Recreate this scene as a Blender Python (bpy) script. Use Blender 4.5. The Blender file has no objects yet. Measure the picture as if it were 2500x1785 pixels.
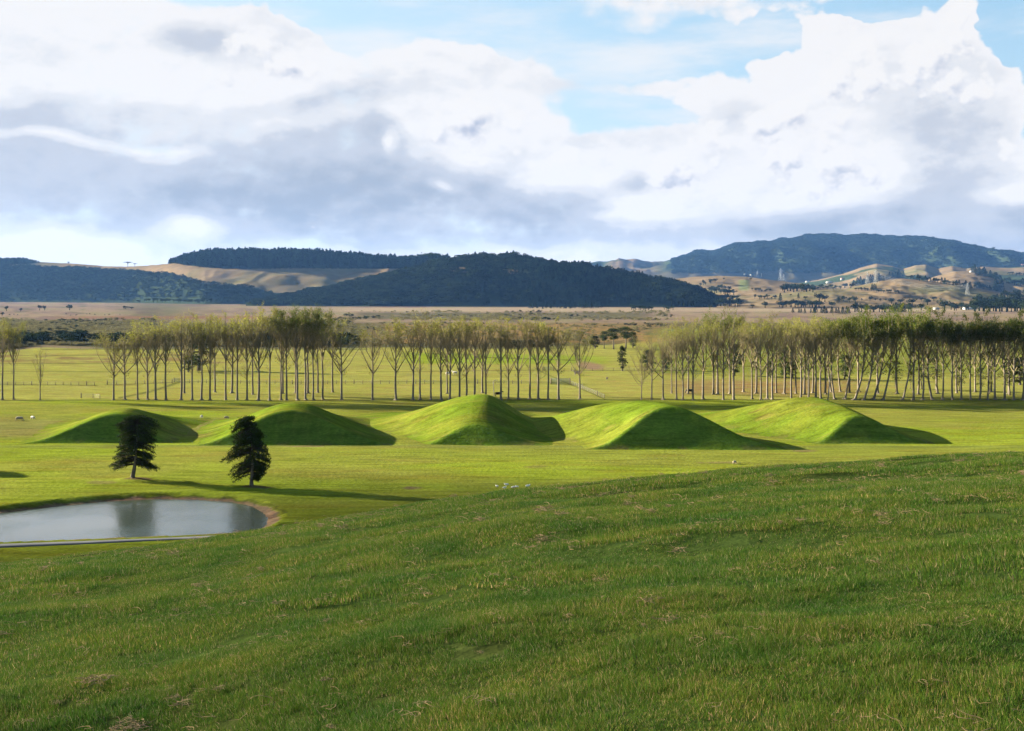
import bpy, bmesh, math, random
import numpy as np
from mathutils import Vector, Matrix
rnd = random.Random(7)
R = math.radians
scene = bpy.context.scene
COL = scene.collection

# ------------------------------------------------------------------ camera
H = 29.9            # eye height above the valley floor
FPX = 2880.0        # focal length in photo pixels (2500 x 1785 photo)
UC, VH = 1250.0, 715.0
cam_d = bpy.data.cameras.new('camera')
cam = bpy.data.objects.new('camera', cam_d); COL.objects.link(cam)
cam.location = (0, 0, H); cam.rotation_euler = (R(90), 0, 0)
cam_d.sensor_width = 36; cam_d.lens = 36*FPX/2500
cam_d.shift_y = -(892.5-VH)/2500
cam_d.clip_start = 0.2; cam_d.clip_end = 60000
scene.camera = cam

# ------------------------------------------------------------------ light
SUN_EL = R(16.0)
SAZ = (-0.925, 0.38)                      # ground direction towards the sun
n_ = math.hypot(*SAZ); SAZ = (SAZ[0]/n_, SAZ[1]/n_)
SUNV = Vector((SAZ[0]*math.cos(SUN_EL), SAZ[1]*math.cos(SUN_EL), math.sin(SUN_EL)))
sd = bpy.data.lights.new('sun', 'SUN'); sd.energy = 5.0; sd.angle = R(0.5); sd.color = (1.0, 0.88, 0.64)
so = bpy.data.objects.new('sun', sd); COL.objects.link(so)
so.rotation_euler = SUNV.to_track_quat('Z', 'Y').to_euler()
scene.view_settings.view_transform = 'Standard'; scene.view_settings.look = 'None'
scene.view_settings.exposure = 3.1; scene.view_settings.gamma = 1
scene.view_settings.use_curve_mapping = False
scene.cycles.max_bounces = 5; scene.cycles.diffuse_bounces = 2; scene.cycles.glossy_bounces = 2
scene.cycles.transmission_bounces = 2; scene.cycles.volume_bounces = 0; scene.cycles.transparent_max_bounces = 4
scene.cycles.sample_clamp_indirect = 4

# ------------------------------------------------------------------ sky
def build_world():
    w = bpy.data.worlds.new('World'); scene.world = w; w.use_nodes = True
    w.cycles.sampling_method = 'MANUAL'; w.cycles.sample_map_resolution = 256
    nt = w.node_tree; N = nt.nodes; L = nt.links
    for n in list(N): N.remove(n)
    def nd(t, **k):
        n = N.new(t)
        for a, b in k.items(): setattr(n, a, b)
        return n
    def put(sock, v):
        if isinstance(v, bpy.types.NodeSocket): L.new(v, sock)
        else: sock.default_value = v
    def mth(op, a, b=None, c=None, clamp=False):
        n = nd('ShaderNodeMath', operation=op); n.use_clamp = clamp
        put(n.inputs[0], a)
        if b is not None: put(n.inputs[1], b)
        if c is not None: put(n.inputs[2], c)
        return n.outputs[0]
    def vm(op, a, b):
        n = nd('ShaderNodeVectorMath', operation=op); put(n.inputs[0], a); put(n.inputs[1], b); return n.outputs[0]
    tc = nd('ShaderNodeTexCoord'); sp = nd('ShaderNodeSeparateXYZ'); L.new(tc.outputs['Generated'], sp.inputs[0])
    az = mth('ARCTAN2', sp.outputs[0], sp.outputs[1]); el = mth('ARCSINE', sp.outputs[2])
    cb = nd('ShaderNodeCombineXYZ'); L.new(az, cb.inputs[0]); L.new(el, cb.inputs[1])
    P0 = cb.outputs[0]
    def noise(vec, scale, detail=5, rough=.55, col=False, z=0.0, sx=1.0, sy=1.0):
        mp = nd('ShaderNodeMapping'); L.new(vec, mp.inputs[0]); mp.inputs['Scale'].default_value = (sx, sy, 1); mp.inputs['Location'].default_value = (0, 0, z)
        n = nd('ShaderNodeTexNoise'); L.new(mp.outputs[0], n.inputs['Vector'])
        n.inputs['Scale'].default_value = scale; n.inputs['Detail'].default_value = detail; n.inputs['Roughness'].default_value = rough
        return n.outputs['Color'] if col else n.outputs['Fac']
    # irregular outlines: warp the coordinates with noise
    w1 = vm('MULTIPLY', vm('SUBTRACT', noise(P0, 9, 4, .6, True, 3.1), (.5, .5, .5)), (.11, .07, 0))
    P1 = vm('ADD', P0, w1)
    w2 = vm('MULTIPLY', vm('SUBTRACT', noise(P0, 6, 3, .5, True, 9.1), (.5, .5, .5)), (.10, .05, 0))
    P2 = vm('ADD', P0, w2)
    def field(vec, blobs, base):
        acc = base
        for (x, y, rx, ry, rot, wt) in blobs:
            X = (x-1137.5)/2620.8; Z = (650.6-y)/2620.8
            a = math.atan(X); e = math.atan(Z*math.cos(a))
            mp = nd('ShaderNodeMapping', vector_type='TEXTURE'); L.new(vec, mp.inputs[0])
            mp.inputs['Location'].default_value = (a, e, 0); mp.inputs['Rotation'].default_value = (0, 0, R(rot))
            mp.inputs['Scale'].default_value = (rx/2620.8, ry/2620.8, 1)
            g = nd('ShaderNodeTexGradient', gradient_type='SPHERICAL'); L.new(mp.outputs[0], g.inputs[0])
            acc = mth('MULTIPLY_ADD', g.outputs[1], wt, acc)
        return acc
    COV = [(120,130,560,380,0,3.0),(480,90,130,90,0,1.2),(700,210,560,190,-3,2.6),(545,120,170,120,0,1.6),(1000,180,330,100,-8,1.6),
        (1060,270,260,190,0,2.0),(480,400,1200,260,0,3.0),(1150,440,420,160,0,1.6),(1250,390,230,90,0,1.3),(100,590,1400,170,0,1.9),(2150,545,460,50,0,1.7),(1350,560,520,28,0,1.1),(1580,578,90,22,0,.8),
        (1620,400,480,190,12,2.6),(1850,300,330,230,20,2.2),(1905,150,150,150,0,2.0),(1730,145,60,40,0,.9),
        (2090,170,190,170,-20,2.0),(2060,90,80,120,-35,1.4),(2135,50,60,110,-25,1.7),(2190,180,110,120,30,1.2),
        (2120,400,460,170,0,2.2),(1800,500,900,75,0,2.0),(1400,500,500,60,0,1.0),
        (1500,5,560,62,0,1.25),(1730,55,230,45,-15,1.0),(1250,130,330,70,-5,.6),(1350,190,420,60,-3,.9),(1550,165,200,25,4,.45),
        (1190,262,45,30,0,1.0),(1270,275,60,40,0,1.2),(1260,350,90,60,0,1.0),(1010,60,180,30,0,.4),(1420,60,200,40,0,.25)]
    NEG = [(820,15,520,105,0,-2.2),(1150,50,300,70,0,-.9),(1500,115,330,50,5,-.5),(1430,260,260,50,5,-.5),(1480,290,140,70,0,-.4),
        (985,470,70,25,0,-.9),(2240,60,120,260,0,-.9),(1960,30,160,90,0,-.8),(2110,215,60,30,0,-.9),(1500,605,560,50,0,-.8),(1180,535,60,12,0,-.6),(2000,330,60,60,0,-.3)]
    GRY = [(420,410,950,200,0,.85),(760,410,430,150,0,.65),(950,470,420,110,0,.6),(1160,460,280,90,0,.55),(330,75,130,50,10,.6),(440,90,120,50,-10,.6),
        (870,320,110,70,0,.5),(60,260,420,90,0,.5),(640,235,420,40,3,.35),(900,225,300,35,3,.3),(1150,190,400,50,0,.35),(1440,398,75,40,0,.9),(1300,430,120,50,0,.4),
        (1800,508,800,50,0,.9),(2150,500,420,60,0,.6),(2150,550,460,45,0,.8),(250,470,900,90,0,.35),(2090,330,150,140,0,.45),(2150,420,260,60,0,.45),(1850,460,300,40,0,.3),
        (1350,470,300,40,0,.35),(1130,205,160,60,0,.2),(1000,520,500,35,0,.45),(1660,300,90,90,0,.2),(1980,250,120,130,0,.25),(900,540,240,40,0,.3)]
    BRI = [(430,495,110,55,0,-1.0),(150,530,240,75,0,-.6),(1060,260,230,190,0,-1.0),(1015,428,60,20,0,-.9),(885,345,45,50,0,-.9),(1640,400,360,130,10,-.8),
        (680,340,100,25,0,-.3),(620,500,260,40,0,-.35),(1250,400,120,60,0,-.6),(200,160,560,220,0,-.45),(140,305,260,16,-2,-.55),(380,330,70,25,0,-.45),
        (1080,512,130,20,0,-.5),(2200,430,100,40,0,-.5),(1450,470,200,20,0,-.4),(60,560,500,60,0,-.35)]
    def billow(vec, s, z, d=2.0, sy=1.3):
        mp = nd('ShaderNodeMapping'); L.new(vec, mp.inputs[0]); mp.inputs['Scale'].default_value = (1, sy, 1); mp.inputs['Location'].default_value = (0, 0, z)
        v = nd('ShaderNodeTexVoronoi', feature='F1'); L.new(mp.outputs[0], v.inputs['Vector'])
        v.inputs['Scale'].default_value = s; v.inputs['Detail'].default_value = d; v.inputs['Roughness'].default_value = .55
        return v.outputs['Distance']
    B1 = billow(P0, 26, 1.7)
    n1 = noise(P0, 14, 5, .62, False, 1.7, 1, 1.6)
    n3 = noise(P0, 5, 4, .6, False, 4.2, 1, 3.2)
    D = field(P1, COV+NEG, .0)
    D = mth('SMOOTH_MIN', D, 1.35, .4); D = mth('SMOOTH_MAX', D, -.9, .5)
    D0 = D
    D = mth('MULTIPLY_ADD', mth('SUBTRACT', n1, .5), 1.7, D)
    D = mth('MULTIPLY_ADD', mth('SUBTRACT', n3, .5), 1.5, D)
    D = mth('MULTIPLY_ADD', mth('SUBTRACT', .42, B1), .45, D)
    # crisp outlines for the right hand cumulus, soft veils elsewhere
    crisp = nd('ShaderNodeMapRange', interpolation_type='SMOOTHSTEP')
    put(crisp.inputs[0], field(P0, [(1950,260,620,380,0,1.4),(1060,260,230,200,0,1.0),(560,110,260,120,0,1.2),(430,495,110,60,0,1)], 0.0))
    crisp.inputs[1].default_value = 0; crisp.inputs[2].default_value = .6
    hi = mth('MULTIPLY_ADD', crisp.outputs[0], -.65, 1.05)
    cov = nd('ShaderNodeMapRange', interpolation_type='SMOOTHSTEP'); put(cov.inputs[0], D)
    cov.inputs[1].default_value = .12; put(cov.inputs[2], hi)
    streak = nd('ShaderNodeMapRange', interpolation_type='SMOOTHSTEP'); put(streak.inputs[0], noise(P0, 4, 6, .62, False, 12.2, 1, 4.5)); streak.inputs[1].default_value = .44; streak.inputs[2].default_value = .72
    covv = mth('MAXIMUM', cov.outputs[0], mth('MULTIPLY', streak.outputs[0], .78))
    thick = nd('ShaderNodeMapRange', interpolation_type='SMOOTHSTEP'); put(thick.inputs[0], D)
    thick.inputs[1].default_value = .2; thick.inputs[2].default_value = 1.3
    G = field(P2, GRY+BRI, .06)
    G = mth('SMOOTH_MIN', G, .86, .35); G = mth('SMOOTH_MAX', G, .0, .2)
    n5 = noise(vm('ADD', P0, (-.006, .010, 0)), 14, 5, .62, False, 1.7, 1, 1.6)
    G = mth('MULTIPLY_ADD', mth('SUBTRACT', n5, n1), 1.0, G)
    G = mth('MULTIPLY_ADD', mth('SUBTRACT', noise(P0, 7, 4, .55, False, 6.6, 1, 2.6), .5), .85, G)
    G = mth('MULTIPLY_ADD', mth('SUBTRACT', noise(P0, 22, 3, .6, False, 8.6, 1, 2.0), .5), .2, G)
    G = mth('MULTIPLY', G, mth('MULTIPLY_ADD', thick.outputs[0], .8, .2))
    ramp = nd('ShaderNodeValToRGB'); L.new(G, ramp.inputs[0])
    cr = ramp.color_ramp; cr.interpolation = 'EASE'
    cr.elements[0].position = 0.0; cr.elements[0].color = (1.0, 1.0, 1.0, 1)
    cr.elements[1].position = 1.0; cr.elements[1].color = (.44, .51, .61, 1)
    e = cr.elements.new(.22); e.color = (.86, .885, .915, 1)
    e = cr.elements.new(.5); e.color = (.65, .70, .78, 1)
    # nearer cumulus heads in front of the sheet: crisp billowed tops, soft greyer undersides
    CUM = [(1062,262,150,125,0,1.9),(1010,300,120,80,0,1.2),(1110,320,110,90,0,1.2),(545,118,120,95,0,1.7),(650,150,150,75,0,1.4),(450,170,130,60,0,1.0),(800,190,170,60,0,1.0),
        (1908,140,95,105,0,1.7),(1850,230,150,100,15,1.6),(2080,170,130,100,0,1.6),(2070,90,70,90,-30,1.3),(2135,30,50,80,-20,1.4),(2185,200,75,90,20,1.4),(2150,130,50,60,0,.9),
        (1700,290,190,95,15,1.8),(1570,340,180,90,10,1.7),(1480,400,140,70,0,1.3),(1740,400,260,110,0,1.7),(1900,330,140,110,0,1.5),(1725,145,38,26,0,1.0),
        (1255,350,65,55,0,1.4),(1190,375,70,40,0,1.1),(1330,400,70,50,0,1.1),(1193,262,24,18,0,1.0),(1265,276,38,24,0,1.1),(430,500,80,48,0,1.6),(150,535,100,45,0,1.0),(700,505,130,40,0,1.1),
        (1100,512,200,34,0,.9),(2215,425,95,36,0,1.2),(2030,400,90,40,0,.9),(2230,320,70,80,0,1.1),(1420,470,160,26,0,1.0)]
    wc = vm('MULTIPLY', vm('SUBTRACT', noise(P0, 22, 4, .6, True, 7.7), (.5, .5, .5)), (.022, .017, 0)); PC = vm('ADD', P0, wc)
    D2 = field(PC, CUM, -.42); D2 = mth('SMOOTH_MIN', D2, .75, .3)
    D2u = field(vm('ADD', PC, (-.006, .017, 0)), CUM, -.42); D2u = mth('SMOOTH_MIN', D2u, .75, .3)
    Bc = billow(P0, 30, 3.3, 3.0, 1.15); Bu = billow(vm('ADD', P0, (-.004, .007, 0)), 30, 3.3, 3.0, 1.15)
    E2 = mth('MULTIPLY_ADD', mth('SUBTRACT', .40, Bc), .9, D2)
    cov2 = nd('ShaderNodeMapRange', interpolation_type='SMOOTHSTEP'); put(cov2.inputs[0], E2); cov2.inputs[1].default_value = -.04; cov2.inputs[2].default_value = .26
    G2 = mth('MULTIPLY_ADD', mth('SUBTRACT', D2u, D2), .9, mth('MULTIPLY_ADD', mth('SUBTRACT', Bc, Bu), 1.15, .15))
    G2 = mth('MULTIPLY_ADD', mth('SUBTRACT', noise(P0, 9, 4, .55, False, 16.6, 1, 1.5), .5), 1.0, G2)
    cov2m = mth('MULTIPLY', cov2.outputs[0], .93)
    # clear sky: Nishita plus a thin milky veil that thickens to the horizon
    sky = nd('ShaderNodeTexSky', sky_type='NISHITA'); sky.sun_disc = False
    sky.sun_elevation = SUN_EL; sky.sun_rotation = math.atan2(SAZ[0], SAZ[1]); sky.dust_density = .6; sky.ozone_density = 1.6
    skm = vm('MULTIPLY', sky.outputs[0], (.0145, .0163, .0184))
    hz = nd('ShaderNodeValToRGB'); L.new(el, hz.inputs[0]); h = hz.color_ramp
    h.elements[0].position = 0; h.elements[0].color = (.72, .80, .87, 1)
    h.elements[1].position = .30; h.elements[1].color = (.30, .57, .80, 1)
    e = h.elements.new(.11); e.color = (.56, .75, .87, 1)
    hzs = vm('MULTIPLY', hz.outputs[0], (.134, .134, .134))
    mx = nd('ShaderNodeMix', data_type='RGBA'); mx.inputs[0].default_value = .75; L.new(skm, mx.inputs[6]); L.new(hzs, mx.inputs[7])
    # pale towards the left (sun side)
    lf = nd('ShaderNodeMapRange'); put(lf.inputs[0], az); lf.inputs[1].default_value = .40; lf.inputs[2].default_value = -.35
    mx1 = nd('ShaderNodeMix', data_type='RGBA'); L.new(mth('MULTIPLY', lf.outputs[0], .55), mx1.inputs[0]); L.new(mx.outputs[2], mx1.inputs[6]); mx1.inputs[7].default_value = (.098, .117, .127, 1)
    cl = vm('MULTIPLY', ramp.outputs[0], (.107, .1063, .1072))
    mx2 = nd('ShaderNodeMix', data_type='RGBA'); L.new(covv, mx2.inputs[0]); L.new(mx1.outputs[2], mx2.inputs[6]); L.new(cl, mx2.inputs[7])
    ramp2 = nd('ShaderNodeValToRGB'); L.new(G2, ramp2.inputs[0]); c2 = ramp2.color_ramp; c2.elements[0].position = 0; c2.elements[0].color = (1.0, .995, .985, 1); c2.elements[1].position = .75; c2.elements[1].color = (.50, .56, .70, 1)
    e = c2.elements.new(.3); e.color = (.82, .845, .90, 1)
    cl2 = vm('MULTIPLY', ramp2.outputs[0], (.109, .1082, .1088))
    mx3 = nd('ShaderNodeMix', data_type='RGBA'); L.new(cov2m, mx3.inputs[0]); L.new(mx2.outputs[2], mx3.inputs[6]); L.new(cl2, mx3.inputs[7])
    bg = nd('ShaderNodeBackground'); L.new(mx3.outputs[2], bg.inputs[0]); bg.inputs[1].default_value = 1.0
    out = nd('ShaderNodeOutputWorld'); L.new(bg.outputs[0], out.inputs[0])
build_world()
# ------------------------------------------------------------------ numpy noise
def _hash(ix, iy, seed):
    h = (ix.astype(np.int64)*374761393 + iy.astype(np.int64)*668265263 + seed*1274126177) & 0xffffffff
    h = ((h ^ (h >> 13))*1103515245) & 0xffffffff
    h = ((h ^ (h >> 16))*2246822519) & 0xffffffff
    return ((h ^ (h >> 15)) & 0xffffff)/float(0xffffff)
def vnoise(x, y, seed=0):
    x = np.asarray(x, float); y = np.asarray(y, float)
    ix = np.floor(x); iy = np.floor(y); fx = x-ix; fy = y-iy
    fx = fx*fx*fx*(fx*(fx*6-15)+10); fy = fy*fy*fy*(fy*(fy*6-15)+10)
    a = _hash(ix, iy, seed); b = _hash(ix+1, iy, seed); c = _hash(ix, iy+1, seed); d = _hash(ix+1, iy+1, seed)
    return (a*(1-fx)+b*fx)*(1-fy)+(c*(1-fx)+d*fx)*fy
def fbm(x, y, oct=4, seed=0, gain=.5):
    s = 0; a = 1; t = 0
    for i in range(oct):
        s = s+a*vnoise(x*2**i+17.3*i, y*2**i-9.7*i, seed+i*31); t += a; a *= gain
    return s/t*2-1                                   # about -1..1
def smoothstep(a, b, x):
    t = np.clip((x-a)/(b-a), 0, 1); return t*t*(3-2*t)
def smax(a, b, k):
    h = np.clip(.5+.5*(a-b)/k, 0, 1); return b*(1-h)+a*h+k*h*(1-h)
def smin(a, b, k): return -smax(-a, -b, k)

# ------------------------------------------------------------------ the lie of the land
SA = [-.6, -.434, -.3, -.19, 0, .19, .434, .7]; SS = [.100, .089, .074, .056, .0255, .008, -.006, -.010]
def hill_z(x, y):
    a = np.clip(x/np.maximum(y, 1.0), -.6, .7); s = np.interp(a, SA, SS)
    yy = np.maximum(y, 0)
    fade = smoothstep(0, 8, y)
    z = H-2.6-s*yy*fade-.002*yy*yy + .02*np.minimum(-y, 60)*(y < 0)
    z = z-.0006*np.maximum(np.abs(x)-60, 0)**2
    z = z+.10*fbm(x/2.9, y/1.7, 2, 3)*smoothstep(0, 5, np.hypot(x, y)) + .22*fbm(x/9, y/5, 2, 8)*smoothstep(0, 9, np.hypot(x, y))
    # the worn hollow at the lower left
    z = z-.38*np.exp(-(((x+3.6)/1.3)**2+((y-9.0)/.95)**2)) - .25*np.exp(-(((x+2.4)/.9)**2+((y-8.2)/.5)**2))
    return z
def pix(u, v, z=0.0):
    y = FPX*(H-z)/(v-VH); return ((u-UC)*y/FPX, y)
WZ = -.75            # pond level
pond_px = [(-420,1262),(-250,1258),(-100,1258),(0,1254),(60,1246),(150,1236),(250,1226),(330,1221),(400,1219),(480,1221),(560,1226),(612,1236),(640,1252),(652,1266),(648,1282),
           (630,1295),(596,1302),(560,1303),(400,1310),(200,1318),(0,1325),(-150,1331),(-420,1340)]
pond = np.array([pix(u, v, WZ) for u, v in pond_px])
DAMPX = [(-420,1343),(-150,1334),(0,1328),(200,1321),(400,1313),(560,1306),(640,1300)]
DAM = sorted([pix(u, v, WZ+.3) for u, v in DAMPX])
DAMX = [p[0] for p in DAM]; DAMY = [p[1] for p in DAM]
def poly_sd(px, py, poly):
    d = np.full(px.shape, 1e9); inside = np.zeros(px.shape, bool)
    n = len(poly)
    for i in range(n):
        ax, ay = poly[i]; bx, by = poly[(i+1) % n]
        ex, ey = bx-ax, by-ay; wx, wy = px-ax, py-ay
        t = np.clip((wx*ex+wy*ey)/(ex*ex+ey*ey), 0, 1)
        d = np.minimum(d, np.hypot(wx-ex*t, wy-ey*t))
        c = ((ay > py) != (by > py)) & (px < (bx-ax)*(py-ay)/(by-ay+1e-12)+ax)
        inside ^= c
    return np.where(inside, -d, d)
def plain_z(x, y):
    z = .22*fbm(x/38, y/22, 3, 21)*smoothstep(120, 180, y) + .05*fbm(x/6, y/3, 3, 5)*smoothstep(60, 90, y)
    z = z + np.where(y > 900, 0, 0)
    near = (y > 90) & (y < 230) & (x < 30) & (x > -170)
    if near.any():
        sd = poly_sd(x[near], y[near], pond)
        jag = .35*fbm(x[near]/2.5, y[near]/2.5, 3, 77)
        side = smoothstep(-30, -12, x[near])
        bank = np.where(sd < 0, WZ-.05+np.maximum(sd*.25, -1.2), WZ+smoothstep(0, 2.6+1.6*side, sd+jag)*(-WZ))
        cut = np.clip((sd)/9.0, 0, 1)
        zz = z[near]*cut
        # the near side is a low dam: its crest lies just above the water
        yl = np.interp(x[near], DAMX, DAMY); dn = yl-y[near]; side2 = smoothstep(-8, -20, x[near])*smoothstep(-4.2, -3.2, dn)
        low = WZ+.12+.17*smoothstep(.5, 1.0, dn)-.05*np.clip(dn-3.5, 0, 12); bank = bank*(1-side2)+np.where(sd < 0, bank, low)*side2; zz = zz*(1-side2)
        z = z.copy(); q = smoothstep(9, 7, sd); z[near] = (bank+zz)*q+z[near]*(1-q)*(1-side2)+side2*(1-q)*low
    # low mounds under the two conifers
    for (tx, ty) in ((TREES[0]), (TREES[1])):
        z = z+.35*np.exp(-(((x-tx)/2.6)**2+((y-ty)/2.2)**2))
    return z
TREES = [pix(329, 1173), pix(614, 1189)]
def ground_z(x, y):
    x = np.asarray(x, float); y = np.asarray(y, float)
    return smax(hill_z(x, y), plain_z(x, y), 1.6)
# the folded grass mounds: (front depth, [ (depth, ridge x, ridge height, half width left, right) ... ])
MOUNDS = [
 ('small rounded grass mound behind the left conifer, leftmost in the row', 234.6, [(230,-80,5.0,16,13),(241,-80.5,5.3,16.5,12.5),(255,-83,5.35,18,12.5),(266,-84,3.4,20,14),(284,-85,0,21,16)]),
 ('grass mound with a tall steep furrowed front face rising behind the right conifer', 231.0, [(228,-44,5.6,17,21),(238,-44.5,6.3,18,20),(250,-46,6.9,20,18),(262,-47,5.5,22,16),(285,-48,0,24,18)]),
 ('tallest grass mound, small dark front toe below a high sunlit back', 232.0, [(229,-7,2.2,9,15),(237,-7.3,3.7,12,15),(250,-6.5,6.0,18,14),(262,-6.0,7.7,26,14.5),(272,-7,6.2,27,14),(296,-9,0,28,16)]),
 ('grass mound with the broadest dark front face, right of the tallest mound', 225.5, [(222,32,6.6,16,20),(235,32,7.5,17.5,18),(246,29,7.5,22,16),(256,25,6.6,27,16),(270,22,3.0,28,17),(288,20,0,28,18)]),
 ('grass mound with a broad sunlit flank and small dark toe, rightmost in the row', 234.6, [(231,71,4.2,10,11),(241,71,5.0,12,11.5),(253,69.5,6.1,20,13),(264,67,6.95,27,16),(276,65,4.6,28,19),(296,62,0,28,20)]),
]
def mound_z(i, x, y, part=False):
    _, f, prof = MOUNDS[i]
    D = [p[0] for p in prof]
    def ip(k):
        # smooth interpolation along the ridge
        g = 0
        for o in (-3, 0, 3): g = g+np.interp(y+o, D, [p[k] for p in prof])
        return g/3
    xc, P, wl, wr = ip(1), ip(2), ip(3), ip(4)
    dx = (x-xc); t = np.clip(np.abs(dx)/np.where(dx < 0, wl, wr), 0, 1)
    t = np.clip(np.abs(dx)/np.where(dx < 0, wl*1.24, wr*1.26), 0, 1)
    bell = .5+.5*np.cos(np.pi*np.where(dx < 0, t, t**.88))
    ridge = P*np.where(dx < 0, bell**1.32, bell**1.22)
    d = y-f+.75-.35*fbm(x/15, y*0, 1, 5+i); front = .82*np.where(d > 0, d*d/(np.abs(d)+.9), d)
    z = smin(ridge, front, .45)
    if part: return front < ridge+.25
    z = np.where(P <= .02, -.3, z)
    e = np.minimum(1-t, (y-D[0])*.2+.4)
    return np.where(t >= .999, -.25, z-.12)
# ------------------------------------------------------------------ mesh helpers
def mesh_from(name, V, F=None, quads=None, tris=None):
    me = bpy.data.meshes.new(name); V = np.asarray(V, np.float32)
    me.vertices.add(len(V)); me.vertices.foreach_set('co', V.ravel())
    loops = []; starts = []; tot = 0; nl = 0
    arrs = []
    if quads is not None and len(quads): arrs.append(np.asarray(quads, np.int32))
    if tris is not None and len(tris): arrs.append(np.asarray(tris, np.int32))
    tl = sum(a.size for a in arrs); tp = sum(len(a) for a in arrs)
    me.loops.add(tl); me.polygons.add(tp)
    me.loops.foreach_set('vertex_index', np.concatenate([a.ravel() for a in arrs]))
    st = []; o = 0
    for a in arrs:
        st.append(o+np.arange(len(a), dtype=np.int32)*a.shape[1]); o += a.size
    me.polygons.foreach_set('loop_start', np.concatenate(st).astype(np.int32))
    me.update(calc_edges=True); me.validate()
    return me
def smooth(me, on=True):
    me.polygons.foreach_set('use_smooth', np.full(len(me.polygons), on)); me.update()
def add_color(me, name, rgb):
    a = me.color_attributes.new(name, 'FLOAT_COLOR', 'POINT')
    c = np.ones((len(me.vertices), 4), np.float32); c[:, :3] = rgb; a.data.foreach_set('color', c.ravel())
def grid_quads(nr, nc, wrap=False):
    i = np.arange(nr-1)[:, None]; j = np.arange(nc if wrap else nc-1)[None, :]; j2 = (j+1) % nc
    q = np.stack([i*nc+j, i*nc+j2, (i+1)*nc+j2, (i+1)*nc+j], -1); return q.reshape(-1, 4)
def link(name, me, mat=None, parent=None):
    o = bpy.data.objects.new(name, me); COL.objects.link(o)
    if mat is not None and len(me.materials) == 0: me.materials.append(mat)
    if parent is not None: o.parent = parent
    return o
def tag(o, label=None, cat=None, group=None, kind=None):
    for k, v in (('label', label), ('category', cat), ('group', group), ('kind', kind)):
        if v: o[k] = v
    return o
def empty(name, loc, rz=0, s=1.0):
    o = bpy.data.objects.new(name, None); COL.objects.link(o); o.location = loc; o.rotation_euler = (0, 0, rz)
    o.scale = (s, s, s) if not hasattr(s, '__len__') else s
    o.empty_display_size = .5
    return o
def copy_thing(src, loc, rz, s):
    c = src.copy(); COL.objects.link(c); c.location = loc; c.rotation_euler = (0, 0, rz); c.scale = (s, s, s) if not hasattr(s, '__len__') else s
    for k in ('label', 'group'):
        if k in c: del c[k]
    for ch in src.children:
        d = ch.copy(); COL.objects.link(d); d.parent = c
    return c
class MB:
    "collects tubes, boxes and leaf faces into one mesh"
    def __init__(s): s.V = []; s.Q = []; s.T = []; s.n = 0
    def add(s, V, Q=None, T=None):
        V = np.asarray(V, float).reshape(-1, 3); s.V.append(V)
        if Q is not None: s.Q.append(np.asarray(Q, int).reshape(-1, 4)+s.n)
        if T is not None: s.T.append(np.asarray(T, int).reshape(-1, 3)+s.n)
        s.n += len(V)
    def tube(s, pts, rad, k=5, cap=True):
        pts = np.asarray(pts, float); n = len(pts); rad = np.broadcast_to(rad, (n,))
        d = np.gradient(pts, axis=0); d /= np.linalg.norm(d, axis=1)[:, None]+1e-9
        ref = np.array([1.0, 0, 0]) if abs(d[0][0]) < .8 else np.array([0, 1.0, 0])
        a = np.cross(d, ref); a /= np.linalg.norm(a, axis=1)[:, None]+1e-9; b = np.cross(d, a)
        th = np.arange(k)*2*np.pi/k
        V = pts[:, None]+rad[:, None, None]*(np.cos(th)[None, :, None]*a[:, None]+np.sin(th)[None, :, None]*b[:, None])
        s.add(V, grid_quads(n, k, True))
        if cap and k == 4: s.Q.append(np.array([[s.n-4, s.n-3, s.n-2, s.n-1]]))
        if cap and k > 3: b0 = s.n-n*k; s.T.append(np.array([[b0, b0+i+1, b0+i] for i in range(1, k-1)]))
        if cap and k > 4: s.T.append(np.array([[s.n-k, s.n-k+i, s.n-k+i+1] for i in range(1, k-1)]))
    def box(s, c, sz, rz=0):
        x, y, z = [q/2 for q in sz]
        V = np.array([[i*x, j*y, k*z] for i in (-1, 1) for j in (-1, 1) for k in (-1, 1)], float)
        c_, s_ = math.cos(rz), math.sin(rz)
        V = np.stack([V[:, 0]*c_-V[:, 1]*s_, V[:, 0]*s_+V[:, 1]*c_, V[:, 2]], 1)+np.asarray(c)
        s.add(V, [[0,1,3,2],[4,6,7,5],[0,4,5,1],[2,3,7,6],[0,2,6,4],[1,5,7,3]])
    def leaves(s, P, size, rs, flat=0.0, droop=0.0, asp=.6):
        "one small folded quad per point"
        P = np.asarray(P, float); n = len(P)
        a = rs.normal(size=(n, 3)); a[:, 2] *= (1-flat); a[:, 2] -= droop; a /= np.linalg.norm(a, axis=1)[:, None]
        b = np.cross(a, rs.normal(size=(n, 3))); b /= np.linalg.norm(b, axis=1)[:, None]+1e-9
        L = np.broadcast_to(size, (n,))*rs.uniform(.6, 1.35, n)
        a = a*L[:, None]; b = b*(L*asp)[:, None]
        V = np.stack([P-a*.5, P+b*.5, P+a*.5, P-b*.5], 1)
        s.add(V, np.arange(n*4).reshape(n, 4))
    def mesh(s, name, sm=False):
        me = mesh_from(name, np.concatenate(s.V), quads=np.concatenate(s.Q) if s.Q else None, tris=np.concatenate(s.T) if s.T else None)
        if sm: smooth(me)
        return me

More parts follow.
